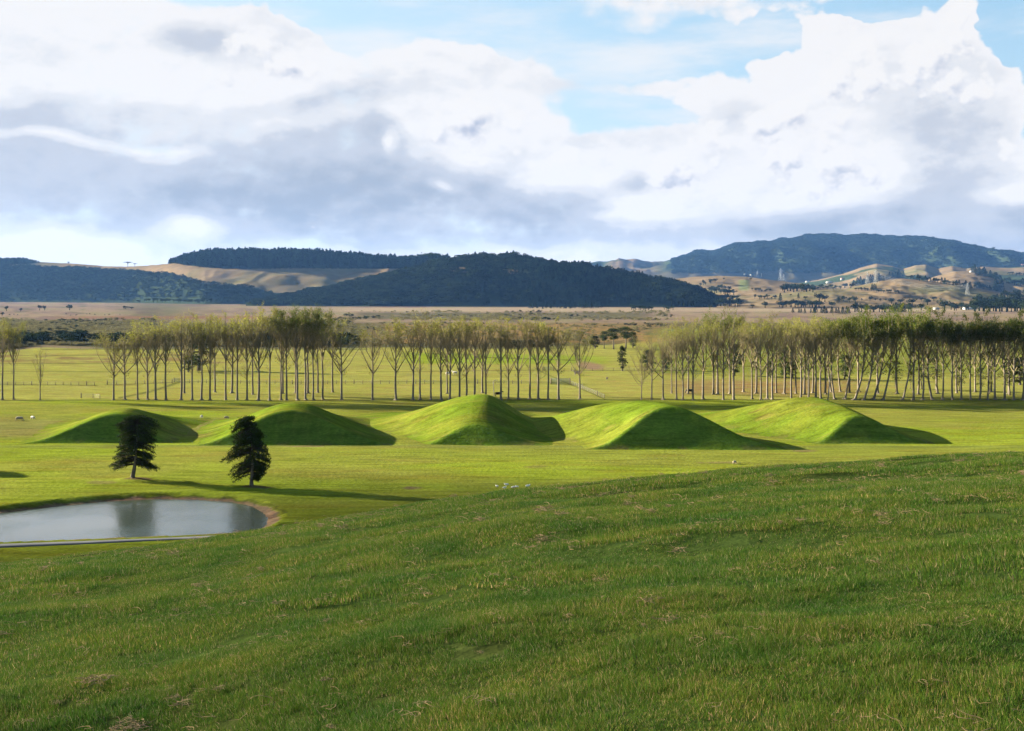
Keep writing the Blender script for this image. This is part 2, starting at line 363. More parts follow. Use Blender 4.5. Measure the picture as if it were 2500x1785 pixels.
# ------------------------------------------------------------------ materials
def mat(name, base, rough=.85, spec=.2, trans=0.0, var=None, scale=1.0, bump=0.0, bscale=20, attr=None, objvar=0.0, coords='Object'):
    """diffuse material: base colour (or a colour attribute) varied by two octaves of noise; trans mixes in leaf translucency"""
    base = tuple(.75*q for q in base) if not attr else base
    m = bpy.data.materials.new(name); m.use_nodes = True; nt = m.node_tree; N = nt.nodes; L = nt.links
    p = N['Principled BSDF']; p.inputs['Roughness'].default_value = rough; p.inputs['Specular IOR Level'].default_value = spec
    if attr:
        at = N.new('ShaderNodeVertexColor'); at.layer_name = attr; col = at.outputs[0]
    else:
        rg = N.new('ShaderNodeRGB'); rg.outputs[0].default_value = (*base, 1); col = rg.outputs[0]
    tc = N.new('ShaderNodeTexCoord')
    if var:
        no = N.new('ShaderNodeTexNoise'); L.new(tc.outputs[coords], no.inputs['Vector']); no.inputs['Scale'].default_value = scale; no.inputs['Detail'].default_value = 5; no.inputs['Roughness'].default_value = .65
        mr = N.new('ShaderNodeMapRange'); L.new(no.outputs['Fac'], mr.inputs[0]); mr.inputs[1].default_value = .3; mr.inputs[2].default_value = .7; mr.inputs[3].default_value = 1-var; mr.inputs[4].default_value = 1+var
        vm = N.new('ShaderNodeVectorMath'); vm.operation = 'SCALE'; L.new(col, vm.inputs[0]); L.new(mr.outputs[0], vm.inputs[3]); col = vm.outputs[0]
    if objvar:
        oi = N.new('ShaderNodeObjectInfo'); mr = N.new('ShaderNodeMapRange'); L.new(oi.outputs['Random'], mr.inputs[0]); mr.inputs[3].default_value = 1-objvar; mr.inputs[4].default_value = 1+objvar
        vm = N.new('ShaderNodeVectorMath'); vm.operation = 'SCALE'; L.new(col, vm.inputs[0]); L.new(mr.outputs[0], vm.inputs[3]); col = vm.outputs[0]
    L.new(col, p.inputs['Base Color'])
    if bump:
        nb = N.new('ShaderNodeTexNoise'); L.new(tc.outputs[coords], nb.inputs['Vector']); nb.inputs['Scale'].default_value = bscale; nb.inputs['Detail'].default_value = 4
        bp = N.new('ShaderNodeBump'); bp.inputs['Strength'].default_value = bump; bp.inputs['Distance'].default_value = 1/bscale; L.new(nb.outputs['Fac'], bp.inputs['Height']); L.new(bp.outputs[0], p.inputs['Normal'])
    if trans:
        tr = N.new('ShaderNodeBsdfTranslucent'); L.new(col, tr.inputs[0]); mx = N.new('ShaderNodeMixShader'); mx.inputs[0].default_value = trans
        L.new(p.outputs[0], mx.inputs[1]); L.new(tr.outputs[0], mx.inputs[2]); L.new(mx.outputs[0], N['Material Output'].inputs[0])
    return m

def grass_ground_mat():
    "pasture seen from afar: colour attribute for the kind of ground, noise for sward, tufts and drift"
    m = bpy.data.materials.new('pasture'); m.use_nodes = True; nt = m.node_tree; N = nt.nodes; L = nt.links
    p = N['Principled BSDF']; p.inputs['Roughness'].default_value = .95; p.inputs['Specular IOR Level'].default_value = 0
    at = N.new('ShaderNodeVertexColor'); at.layer_name = 'cover'
    ge = N.new('ShaderNodeNewGeometry')
    def nz(sc, det, sx=1, sy=1, sz=1, rgh=.6):
        mp = N.new('ShaderNodeMapping'); mp.inputs['Scale'].default_value = (sx, sy, sz); L.new(ge.outputs['Position'], mp.inputs[0])
        n = N.new('ShaderNodeTexNoise'); n.inputs['Scale'].default_value = sc; n.inputs['Detail'].default_value = det; n.inputs['Roughness'].default_value = rgh
        L.new(mp.outputs[0], n.inputs['Vector']); return n.outputs['Fac']
    def rng(x, a, b, c, d):
        r = N.new('ShaderNodeMapRange'); L.new(x, r.inputs[0]); [setattr(r.inputs[i+1], 'default_value', q) for i, q in enumerate((a, b, c, d))]; return r.outputs[0]
    def mul(a, b):
        r = N.new('ShaderNodeMath'); r.operation = 'MULTIPLY'; L.new(a, r.inputs[0]); L.new(b, r.inputs[1]); return r.outputs[0]
    big = nz(.05, 5, .5, 1.2); mid = nz(.35, 5, .35, 1.3); fine = nz(2.2, 5, .7, 1.2)
    stk = rng(nz(.55, 6, .16, 1.5), .52, .68, 1.0, .66)
    f = mul(mul(mul(rng(mid, .3, .7, .76, 1.22), rng(fine, .3, .7, .72, 1.28)), rng(big, .35, .65, .90, 1.08)), stk)
    sc = N.new('ShaderNodeVectorMath'); sc.operation = 'SCALE'; L.new(at.outputs[0], sc.inputs[0]); L.new(f, sc.inputs[3])
    # dry olive drift over the green
    mx = N.new('ShaderNodeMix'); mx.data_type = 'RGBA'; mx.blend_type = 'MULTIPLY'
    L.new(rng(nz(.11, 6, .4, 1.5), .50, .66, 0, .85), mx.inputs[0]); L.new(sc.outputs[0], mx.inputs[6]); mx.inputs[7].default_value = (1.02, .84, .95, 1)
    L.new(mx.outputs[2], p.inputs['Base Color'])
    bp = N.new('ShaderNodeBump'); bp.inputs['Strength'].default_value = .7; bp.inputs['Distance'].default_value = .22
    L.new(nz(1.6, 5, .8, 1.1), bp.inputs['Height']); L.new(bp.outputs[0], p.inputs['Normal'])
    return m
M = {}
M['ground'] = grass_ground_mat()
M['bark'] = mat('bark', (.155, .134, .108), .95, 0, var=.3, scale=1.5, objvar=.12)
M['twig'] = mat('twig', (.175, .148, .090), .95, 0, objvar=.12)
M['dead_wood'] = mat('dead_wood', (.32, .30, .26), .9, .1, var=.15, scale=2)
M['leaf_yellow'] = mat('leaf_yellow', (.21, .215, .035), .8, .05, trans=.4, objvar=.2)
M['leaf_green'] = mat('leaf_green', (.070, .096, .010), .8, .05, trans=.35, objvar=.22)
M['leaf_deep'] = mat('leaf_deep', (.032, .050, .005), .8, .05, trans=.3, objvar=.2)
M['needle'] = mat('needle', (.032, .052, .012), .95, .03, trans=.12, var=.35, scale=.6, objvar=.1)
M['bush'] = mat('bush', (.016, .025, .010), .95, .0, trans=.15, objvar=.5)
M['conifer'] = mat('conifer', (.012, .022, .010), .95, .0, trans=.12, objvar=.5)
M['scrub'] = mat('scrub', (.16, .145, .070), .95, .0, trans=.3, objvar=.3)
M['wood'] = mat('weathered_wood', (.12, .10, .08), .9, .1, var=.2, scale=4)
M['steel'] = mat('galvanised_steel', (.20, .21, .22), .5, .5)
M['white_paint'] = mat('white_paint', (.40, .39, .37), .6, .3, var=.05, scale=.3)
M['roof_grey'] = mat('grey_roofing', (.25, .26, .27), .5, .4, var=.1, scale=.5)
M['roof_red'] = mat('red_roofing', (.30, .12, .09), .6, .3, var=.1, scale=.5)
M['glass'] = mat('window_glass', (.05, .06, .07), .1, .6)
M['concrete'] = mat('concrete', (.060, .066, .082), .9, .1, var=.18, scale=.4)
M['hide_black'] = mat('black_hide', (.018, .016, .015), .7, .2)
M['hide_grey'] = mat('grey_hide', (.20, .17, .15), .8, .2, var=.3, scale=2)
M['hide_white'] = mat('white_hide', (.48, .46, .40), .8, .2)
M['wool'] = mat('wool', (.30, .26, .19), .95, .1, var=.15, scale=8)
M['feather'] = mat('white_feather', (.62, .61, .58), .8, .2)
M['dark_bark'] = mat('dark_bark', (.035, .028, .022), .9, .1, var=.3, scale=2)
M['beak'] = mat('orange_beak', (.70, .28, .05), .6, .3)
M['added_shade_cloud'] = mat('shade_cloud_white', (.9, .9, .9), 1, 0, trans=.3)
def thin_cloud(m):
    nt = m.node_tree; N = nt.nodes; out = N['Material Output']; src = out.inputs[0].links[0].from_socket; t = N.new('ShaderNodeBsdfTransparent'); mx = N.new('ShaderNodeMixShader'); mx.inputs[0].default_value = .61
    nt.links.new(src, mx.inputs[1]); nt.links.new(t.outputs[0], mx.inputs[2]); nt.links.new(mx.outputs[0], out.inputs[0])
thin_cloud(M['added_shade_cloud'])  # lets part of the sun through the added cumulus

# ------------------------------------------------------------------ what covers the ground (surface colours, valley shade painted in)
G_BRIGHT = np.array((.262, .332, .034)); G_OLIVE = np.array((.275, .272, .062)); G_PAST = np.array((.345, .350, .085)); G_SHADED = np.array((.185, .225, .022))
SOIL = np.array((.27, .19, .12)); TAN = np.array((.34, .262, .180)); PINK = np.array((.235, .172, .145)); RUST = np.array((.27, .14, .085)); SCRUB = np.array((.10, .10, .05)); ORANGE = np.array((.32, .21, .09)); DARK = np.array((.045, .055, .022))
def lerp(a, b, t): return a*(1-t[..., None])+b*t[..., None]
def seg_d(u, v, p, q):
    ex, ey = q[0]-p[0], q[1]-p[1]; t = np.clip(((u-p[0])*ex+(v-p[1])*ey)/(ex*ex+ey*ey), 0, 1)
    return np.hypot(u-p[0]-ex*t, v-p[1]-ey*t)
def cover(x, y, z):
    """ground cover; (u, v) are only map coordinates: bearing and the (flat-ground) depth of the place"""
    yy = np.maximum(y, 1.0)
    u = UC+FPX*x/yy; v = VH+FPX*H/yy
    nz1 = fbm(x/30, y/18, 4, 40); nz2 = fbm(x/120, y/60, 3, 41); n3 = fbm(u/60, v/5, 4, 42); n4 = fbm(u/22, v/2.2, 3, 43)
    c = lerp(G_BRIGHT, G_OLIVE, smoothstep(-.25, .55, nz1+.2)*.7)
    c = lerp(c, G_SHADED, smoothstep(178, 160, y+6*nz1)*.75)  # near lawn by the pond painted duller for the valley shade
    # paler strip in front of the mounds, olive floor between them
    c = lerp(c, np.array((.245, .29, .045)), (smoothstep(205, 216, y)*smoothstep(232, 222, y)*smoothstep(-60, -20, x)).clip(0, 1)*.55)
    c = lerp(c, np.array((.235, .235, .075)), smoothstep(238, 250, y)*smoothstep(292, 270, y)*smoothstep(-20, -40, x)*.85)
    c = lerp(c, np.array((.22, .25, .07)), smoothstep(226, 229, y)*smoothstep(233, 230, y)*.6)
    # beyond the poplars
    p = lerp(G_PAST, G_BRIGHT*1.15, smoothstep(0, .7, n3)*.3)
    p = lerp(p, np.array((.30, .235, .095)), smoothstep(-.1, .45, n4+n3*.8-.1)*.35)
    c = lerp(c, p, smoothstep(322, 336, y))
    brown = smoothstep(1570, 1680, u)*smoothstep(922, 934, v)*smoothstep(970, 955, v)*smoothstep(2160, 2020, u)
    c = lerp(c, np.array((.30, .215, .09)), brown*(.55+.45*smoothstep(-.5, .3, n4)))
    c = lerp(c, np.array((.17, .21, .035)), smoothstep(925, 905, v)*smoothstep(1560, 1640, u)*.7)
    b2 = smoothstep(700, 500, u)*smoothstep(862, 868, v)*smoothstep(889, 884, v); c = lerp(c, np.array((.25, .18, .085)), b2*smoothstep(-.3, .4, n3+n4*.5)*.9)
    lime = smoothstep(940, 1040, u)*smoothstep(1520, 1440, u)*smoothstep(858+.02*(u-1040), 864+.02*(u-1040), v)*smoothstep(892, 884, v)
    c = lerp(c, np.array((.25, .34, .03)), lime*.85)
    c = lerp(c, SOIL*1.1, smoothstep(18, 8, np.hypot((u-1440)/2.6, (v-893-.12*(u-1440))*1.4)))
    # marsh, sedge and dry grass
    edge = np.interp(u, [-400, 0, 60, 110, 240, 800, 950, 1180, 1400, 1500, 1600, 2600], [866, 862, 852, 848, 852, 852, 848, 852, 846, 842, 826, 822])
    w = smoothstep(edge+1, edge-2, v+1.5*n4)
    mm = lerp(SCRUB, np.array((.16, .15, .07)), smoothstep(-.2, .6, n4))
    c = lerp(c, mm, w)
    c = lerp(c, TAN*.85, smoothstep(edge+1, edge, v)*smoothstep(edge-6, edge-3, v)*smoothstep(260, 200, u)*.8)
    oc = smoothstep(850, 1000, u)*smoothstep(1700, 1560, u)*smoothstep(842, 832, v)*smoothstep(786, 792, v)
    c = lerp(c, lerp(ORANGE, SCRUB*1.3, smoothstep(.0, .5, n4)), oc*.9)
    gc = smoothstep(1560, 1650, u)*smoothstep(800, 806, v)*smoothstep(842, 836, v)*w; c = lerp(c, np.array((.19, .22, .05)), gc)
    t2 = smoothstep(792, 784, v+2*n4)*smoothstep(250, 600, u) + smoothstep(784, 779, v+1.5*n4)*smoothstep(400, 250, u)
    far = lerp(TAN, PINK, smoothstep(-.3, .5, n3)); far = lerp(far, SCRUB*1.6, smoothstep(.25, .6, n4+.4*n3)*.7)
    far = lerp(far, np.array((.24, .235, .12)), smoothstep(.1, .5, -n3)*.6)
    c = lerp(c, far, np.clip(t2, 0, 1))
    c = lerp(c, RUST, smoothstep(771, 773, v)*smoothstep(780, 777, v)*smoothstep(80, 200, u)*smoothstep(760, 600, u)*.7)
    sb = smoothstep(762, 765, v)*smoothstep(781, 777, v)*smoothstep(840, 900, u)*smoothstep(1620, 1540, u)
    c = lerp(c, lerp(SCRUB*1.2, TAN*.7, smoothstep(.2, .6, n4)), sb*.85)
    c = lerp(c, np.array((.46, .37, .26)), smoothstep(750, 753, v)*smoothstep(762, 759, v)*smoothstep(750, 900, u)*.7)
    # drains and dark fence lines
    for (p0, p1, wd) in [((290,972),(360,958),2.0),((360,958),(440,932),2.0),((-60,939),(240,941),1.0),((255,940),(420,933),.8),((440,932),(1400,932),.7),((-60,907),(430,907),.7),((-60,888),(500,888),.6),((0,868),(620,867),.6),((100,853),(900,853),.9),
                         ((870,907),(1320,905),.6),((1040,864),(1180,866),1.2),((1180,872),(1405,880),1.3),((1310,903),(1480,976),1.0),((1400,905),(1700,904),.8),((0,977),(2600,976),.9),((1690,893),(2100,896),.8)]:
        d = seg_d(u, v, p0, p1); c = lerp(c, DARK, np.exp(-(d/wd)**2)*.75)
    for (p0, p1) in [((0,1012),(420,1022)),((1560,1120),(2500,1018)),((700,1112),(1500,1150)),((1900,1012),(2500,1003)),((0,1100),(300,1140))]:
        for o in (0, 2.6):
            d = seg_d(u, v+2.2*fbm(u/120, u*0, 2, 61), (p0[0], p0[1]+o), (p1[0], p1[1]+o)); c = lerp(c, SOIL*.8, np.exp(-(d/.55)**2)*.30*smoothstep(-.4, .3, fbm(u/50, v*0, 2, 62)))
    # pond bank and bare rings under the conifers
    near = (y > 90) & (y < 240) & (x < 40) & (x > -170)
    if near.any():
        sd = poly_sd(x[near], y[near], pond)+.5*fbm(x[near]/2, y[near]/2, 3, 9)
        cc = c[near]; side = smoothstep(-40, -20, x[near])
        dm = (np.interp(x[near], DAMX, DAMY)-y[near] > -4.5) & (x[near] < -14); side = np.where(dm, -.4, side)
        s = lerp(SOIL, np.array((.16, .13, .10)), smoothstep(-.1, .5, fbm(x[near]*2, y[near]*2, 3, 12)))
        cc = lerp(cc, s, smoothstep(1.1+2.2*side, .8+1.5*side, sd))
        cc = lerp(cc, DARK, np.exp(-((sd-1.1-3.0*side)/.3)**2)*.6*(y[near] > 160))
        for (tx, ty) in TREES:
            d = np.hypot((x[near]-tx-.6)/2.6, (y[near]-ty+.3)/1.3)+.25*fbm(x[near], y[near], 3, 33); cc = lerp(cc, SOIL*.75, smoothstep(1.05, .7, d)*.8)
        c = c.copy(); c[near] = cc
    for (bu, bv, ru, rv, k) in [(740,1018+72,60,3,.6),(1965,1100,40,3,.7),(1760,1128,60,3,.5),(1010,1190,25,4,.6),(250,1180,40,5,.5),(1000,1190,18,4,.5),(1310,1140,30,4,.35)]:
        d = np.hypot((u-bu)/ru, (v-bv)/rv)+.35*fbm(x/1.5, y/1.5, 3, 55); c = lerp(c, SOIL*.9, smoothstep(1.1, .6, d)*k)
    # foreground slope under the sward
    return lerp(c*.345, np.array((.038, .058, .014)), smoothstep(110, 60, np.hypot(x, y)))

def build_ground():
    rr = [0.0, .8, 1.6]
    while rr[-1] < 60: rr.append(rr[-1]+(.2 if 3 < rr[-1] < 26 else .35))
    while rr[-1] < 110: rr.append(rr[-1]+1.0)
    while rr[-1] < 215: rr.append(rr[-1]+.5)
    while rr[-1] < 345: rr.append(rr[-1]+1.3)
    while rr[-1] < 900: rr.append(rr[-1]*1.005)
    while rr[-1] < 16000: rr.append(rr[-1]*1.016)
    r = np.array(rr)
    a = list(np.arange(-27, 27, .1)); b = list(np.linspace(27, 333, 84)[1:-1])
    th = np.radians(np.array(a+b))                       # clockwise from straight ahead
    X = r[:, None]*np.sin(th); Y = r[:, None]*np.cos(th); Z = ground_z(X, Y)
    V = np.stack([X, Y, Z], -1).reshape(-1, 3)
    me = mesh_from('ground', V, quads=grid_quads(len(r), len(th), True)[:, ::-1]); smooth(me)
    add_color(me, 'cover', cover(X, Y, Z).reshape(-1, 3))
    tag(link('ground', me, M['ground']), kind='structure')
build_ground()

def build_water():
    c = pond.mean(0); outer = c+(pond-c)*1.12
    bm = bmesh.new(); vs = [bm.verts.new((p[0], p[1], WZ)) for p in outer]; bm.faces.new(vs)
    bmesh.ops.triangulate(bm, faces=bm.faces[:]); bm.normal_update()
    for f in bm.faces:
        if f.normal.z < 0: f.normal_flip()
    me = bpy.data.meshes.new('pond_water'); bm.to_mesh(me); bm.free()
    m = bpy.data.materials.new('pond_water'); m.use_nodes = True; N = m.node_tree.nodes; L = m.node_tree.links
    p = N['Principled BSDF']; p.inputs['Base Color'].default_value = (.030, .040, .036, 1); p.inputs['Roughness'].default_value = .07; p.inputs['IOR'].default_value = 1.6; p.inputs['Specular IOR Level'].default_value = .9
    ge = N.new('ShaderNodeNewGeometry'); mp = N.new('ShaderNodeMapping'); mp.inputs['Scale'].default_value = (1, 1.6, 1); L.new(ge.outputs['Position'], mp.inputs[0])
    n = N.new('ShaderNodeTexNoise'); n.inputs['Scale'].default_value = 1.6; n.inputs['Detail'].default_value = 4; L.new(mp.outputs[0], n.inputs['Vector'])
    n2 = N.new('ShaderNodeTexNoise'); n2.inputs['Scale'].default_value = .06; n2.inputs['Detail'].default_value = 2; L.new(ge.outputs['Position'], n2.inputs['Vector'])
    mr = N.new('ShaderNodeMapRange'); L.new(n2.outputs['Fac'], mr.inputs[0]); mr.inputs[1].default_value = .35; mr.inputs[2].default_value = .6; mr.inputs[3].default_value = .12; mr.inputs[4].default_value = .42
    b = N.new('ShaderNodeBump'); b.inputs['Distance'].default_value = .16; L.new(mr.outputs[0], b.inputs['Strength']); L.new(n.outputs['Fac'], b.inputs['Height']); L.new(b.outputs[0], p.inputs['Normal'])
    tag(link('pond_water', me, m), kind='structure')
build_water()

def build_mounds():
    for i, (lab, f, prof) in enumerate(MOUNDS):
        xs = [p[1] for p in prof]; y0, y1 = prof[0][0], prof[-1][0]
        x0 = min(p[1]-p[3] for p in prof)-.5; x1 = max(p[1]+p[4] for p in prof)+.5
        x = np.linspace(x0, x1, 150); y = np.concatenate([np.linspace(y0, y0+26, 100), np.linspace(y0+26, y1, 60)[1:]])
        X, Y = np.meshgrid(x, y); Z = mound_z(i, X, Y)
        Z = Z+np.where(Z > 0, .05*fbm(X/5, Y/5, 3, 60+i)+.010*fbm(X/.9, Y/9, 2, 70+i), 0)
        cx, cy = (x0+x1)/2, (y0+y1)/2
        base = np.array((.055, .083, .008)); yel = np.array((.076, .091, .012)); shade_dk = np.array((.036, .064, .0070))
        c = lerp(base, yel, smoothstep(-.4, .5, fbm(X/12, Y/10, 3, 80+i)))
        c = c*(1+.22*fbm(X/2.2, Y/3.5, 4, 85+i))[..., None]; c = lerp(c, np.array((.094, .083, .022)), smoothstep(.25, .7, fbm(X/5, Y/2.5, 4, 88+i))*.55)
        # shade of the steep front painted darker into its grass, with furrows on the second mound
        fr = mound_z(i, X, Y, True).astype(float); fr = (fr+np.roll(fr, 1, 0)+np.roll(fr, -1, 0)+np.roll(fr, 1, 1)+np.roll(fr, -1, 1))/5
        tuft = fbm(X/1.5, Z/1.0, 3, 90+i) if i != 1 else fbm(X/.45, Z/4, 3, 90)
        fc = lerp(shade_dk*1.25, np.array((.062, .095, .013)), smoothstep(-.4, .8, tuft))
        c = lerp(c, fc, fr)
        c = lerp(c, np.array((.075, .06, .026)), smoothstep(1.2, .1, Z)*smoothstep(0, .5, fbm(X/3, Y/3, 3, 95))*.5)
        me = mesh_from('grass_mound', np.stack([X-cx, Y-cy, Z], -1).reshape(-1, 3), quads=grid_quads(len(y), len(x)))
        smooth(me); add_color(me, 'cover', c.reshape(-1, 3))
        o = link('grass_mound', me, M['ground']); o.location = (cx, cy, 0)
        tag(o, lab, 'mound', 'row of folded grass mounds')
build_mounds()

# the concrete edge of the dam along the near side of the pond
def dam_edge():
    mb = MB(); pts = [pix(u, v, WZ+.3) for u, v in DAMPX[:-1]]
    P = np.array(pts)
    wv = np.array([0, -1.15]); L_ = []
    for k, (x, y) in enumerate(P):
        w = 3.1-.36*k; L_.append([(x, y, WZ-.5), (x, y, WZ+.30), (x, y-w, WZ+.31), (x, y-w, WZ-.6)])
    V = np.array(L_); mb.add(V, grid_quads(len(P), 4, True)); n = len(P)
    mb.Q.append(np.array([[0, 1, 2, 3], [4*n-1, 4*n-2, 4*n-3, 4*n-4]]))
    me = mb.mesh('concrete_edge'); o = link('concrete_edge', me, M['concrete']); tag(o, 'long straight grey concrete edge along the near side of the pond', 'retaining wall')
dam_edge()

# unseen cumulus added on the sun side to throw shade on the near slope
def shade_cloud():
    tgt = Vector((10, 55, 15)); c = tgt+SUNV*1750
    bm = bmesh.new(); e1 = Vector((-SAZ[1], SAZ[0], 0)); e1 = Vector((abs(e1.x), abs(e1.y), 0)); rs = np.random.RandomState(4)
    for k in range(46):
        a = rs.uniform(-1, 1); w = math.sqrt(max(0, 1-a*a)); p = e1*(a*140-36)+Vector((0, 0, 1))*rs.uniform(-.9, 1.0)*w*62+Vector((SAZ[0], SAZ[1], 0))*rs.uniform(-60, 60)
        r = rs.uniform(24, 48)*(.6+.4*w)
        g = bmesh.ops.create_icosphere(bm, subdivisions=3, radius=r)
        for v in g['verts']: v.co = v.co*(1+.12*math.sin(v.co.x*.2+k)*math.sin(v.co.y*.17+v.co.z*.21))+p
    me = bpy.data.meshes.new('added_shade_cloud'); bm.to_mesh(me); bm.free()
    t = bpy.data.objects.new('tmp', me); COL.objects.link(t); md = t.modifiers.new('r', 'REMESH'); md.mode = 'VOXEL'; md.voxel_size = 6
    m2 = bpy.data.meshes.new_from_object(t.evaluated_get(bpy.context.evaluated_depsgraph_get())); bpy.data.objects.remove(t); m2.name = 'added_shade_cloud'; smooth(m2); me = m2
    o = link('added_shade_cloud', me, M['added_shade_cloud']); o.location = c; tag(o, kind='structure')
shade_cloud()
# ------------------------------------------------------------------ hills
# every hill: crest line [(bearing u, crest height v)], crest depth, foot depth; real heights follow from those
HILLS = {
 'left':   dict(crest=[(-900,690),(-500,655),(-250,638),(0,640),(60,639),(100,640),(190,644),(250,650),(310,651),(370,648),(410,645),(450,636),(520,631),(600,629),(700,630),(800,633),(900,641),(990,646),(1060,641),(1110,646),(1180,665),(1260,700),(1330,735)],
                yr=[(-900,4350),(0,4300),(250,4150),(420,3800),(1330,3500)], yf=[(-900,3900),(0,3800),(330,3500),(500,3080),(1330,2900)], yb=1500, rough=(13, 16), W=330, seed=1),
 'middle': dict(crest=[(600,752),(640,737),(700,725),(750,716),(800,706),(850,696),(900,688),(960,678),(1010,668),(1045,655),(1080,645),(1110,640),(1140,635),(1200,633),(1260,632),(1330,643),(1400,657),(1450,667),(1550,682),(1620,694),(1680,708),(1725,725),(1750,742),(1775,752)],
                yr=[(600,2860),(900,2860),(1200,2830),(1775,2690)], yf=[(600,2660),(900,2560),(1775,2440)], yb=700, rough=(18, 14), W=260, cr=5, seed=2),
 'mountain': dict(crest=[(1180,716),(1300,690),(1380,665),(1430,652),(1470,645),(1510,637),(1545,634),(1590,640),(1620,639),(1660,628),(1700,617),(1735,614),(1770,606),(1800,598),(1850,592),(1875,594),(1900,585),(1940,580),(1980,575),(2030,573),(2060,577),(2100,575),(2150,580),(2200,579),(2260,585),(2300,594),(2350,600),(2400,609),(2450,615),(2500,626),(2600,640),(2800,660),(3100,700)],
                yr=[(1180,8200),(3100,8200)], yf=[(1180,6300),(3100,6300)], yb=3000, rough=(60, 95), W=900, cr=13, seed=3, cols=3.0, rows=110),
 'foothill': dict(crest=[(1400,712),(1500,700),(1640,684),(1700,688),(1800,700),(1900,696),(1960,690),(2000,683),(2060,668),(2100,654),(2140,644),(2180,650),(2205,657),(2235,648),(2260,646),(2290,656),(2325,650),(2360,657),(2400,652),(2440,655),(2500,652),(2600,656),(2800,690)],
                yr=[(1400,5600),(2800,5600)], yf=[(1400,4300),(2800,4300)], yb=900, rough=(24, 12), seed=4, cols=3.0),
 'spur': dict(crest=[(2180,716),(2230,694),(2280,676),(2330,662),(2380,663),(2420,674),(2470,690),(2530,697),(2650,705),(2800,720)],
                yr=[(2180,4100),(2800,4100)], yf=[(2180,3500),(2800,3500)], yb=500, rough=(10, 6), seed=5),
 'farm_a': dict(crest=[(1480,716),(1560,704),(1600,692),(1640,682),(1700,676),(1760,674),(1820,676),(1880,684),(1950,692),(2010,700),(2080,708),(2200,716)],
                yr=[(1480,4000),(2200,3700)], yf=[(1480,3350),(1660,3150),(1800,2800),(2000,2450),(2200,2350)], yb=600, rough=(10, 6), seed=6),
 'farm_b': dict(crest=[(2010,719),(2060,706),(2100,697),(2150,686),(2200,680),(2250,684),(2330,694),(2390,706),(2440,716),(2520,728),(2600,734)],
                yr=[(2010,3000),(2600,3000)], yf=[(2010,2500),(2600,2450)], yb=500, rough=(5, 3), seed=7),
 'farm_c': dict(crest=[(1750,738),(1850,722),(1950,712),(2030,706),(2100,710),(2200,718),(2350,728),(2500,738),(2620,742)],
                yr=[(1750,2900),(2620,2900)], yf=[(1750,2250),(2620,2200)], yb=400, rough=(3, 2), seed=8),
}
def hill_h(h, u, y):
    """ground height at bearing u, depth y"""
    cr = np.interp(u, [c[0] for c in h['crest']], [c[1] for c in h['crest']])
    yr = np.interp(u, *zip(*h['yr'])); yf = np.interp(u, *zip(*h['yf'])); yb = yr+h['yb']
    zr = H+(VH-cr)*yr/FPX+h.get('cr', 0)*fbm(u/38, u*0, 3, h['seed']+400)
    x = (u-UC)*y/FPX
    A, B = h['rough']; sd = h['seed']*100; W = h.get('W', A*14)
    n = fbm(x/W, y/W, 4, sd)
    rg = 1-2*np.abs(fbm(x/(W*.8)+3, y/(W*1.6), 4, sd+50))
    t = np.clip((y-yf+30*n)/(yr-yf), 0, 1); tb = np.clip((yb-y)/(yb-yr), 0, 1)
    prof = np.where(y < yr, 1-(1-t)**1.55, tb*tb*(3-2*tb))
    env = np.sin(np.pi*np.clip(prof, 0, 1))**.8
    z = zr*prof + env*(A*n*1.2+B*(rg-.3)) + .12*B*fbm(x/(W*.12), y/(W*.12), 3, sd+70)*np.clip(prof*3, 0, 1)
    return np.where((t <= 0) | (tb <= 0), -2, z)
def hill_h_xy(h, x, y): return hill_h(h, UC+FPX*x/np.maximum(y, 1), y)
GRASSY = np.array((.092, .067, .040)); GRASSG = np.array((.070, .064, .030)); BUSH = np.array((.013, .019, .009))
def inpoly(u, v, poly): return poly_sd(np.asarray(u, float), np.asarray(v, float), np.array(poly, float)) < 0
BUSH_LEFT = [(-900,655),(0,647),(100,652),(200,655),(300,661),(370,665),(425,668),(450,676),(490,690),(560,696),(600,698),(660,714),(720,730),(800,760),(-900,760)]
PINE_LEFT = [(-900,600),(90,600),(100,641),(60,645),(0,647),(-900,655)]
PLATEAU = [(407,600),(1110,600),(1120,672),(1040,662),(1000,656),(900,656),(700,655),(600,657),(520,655),(455,648),(425,643),(407,645)]
CLEAR_MID = [[(1085,655),(1110,651),(1135,653),(1150,665),(1110,664)],[(1215,657),(1262,660),(1265,668),(1235,667)],[(1325,658),(1350,660),(1345,668)]]
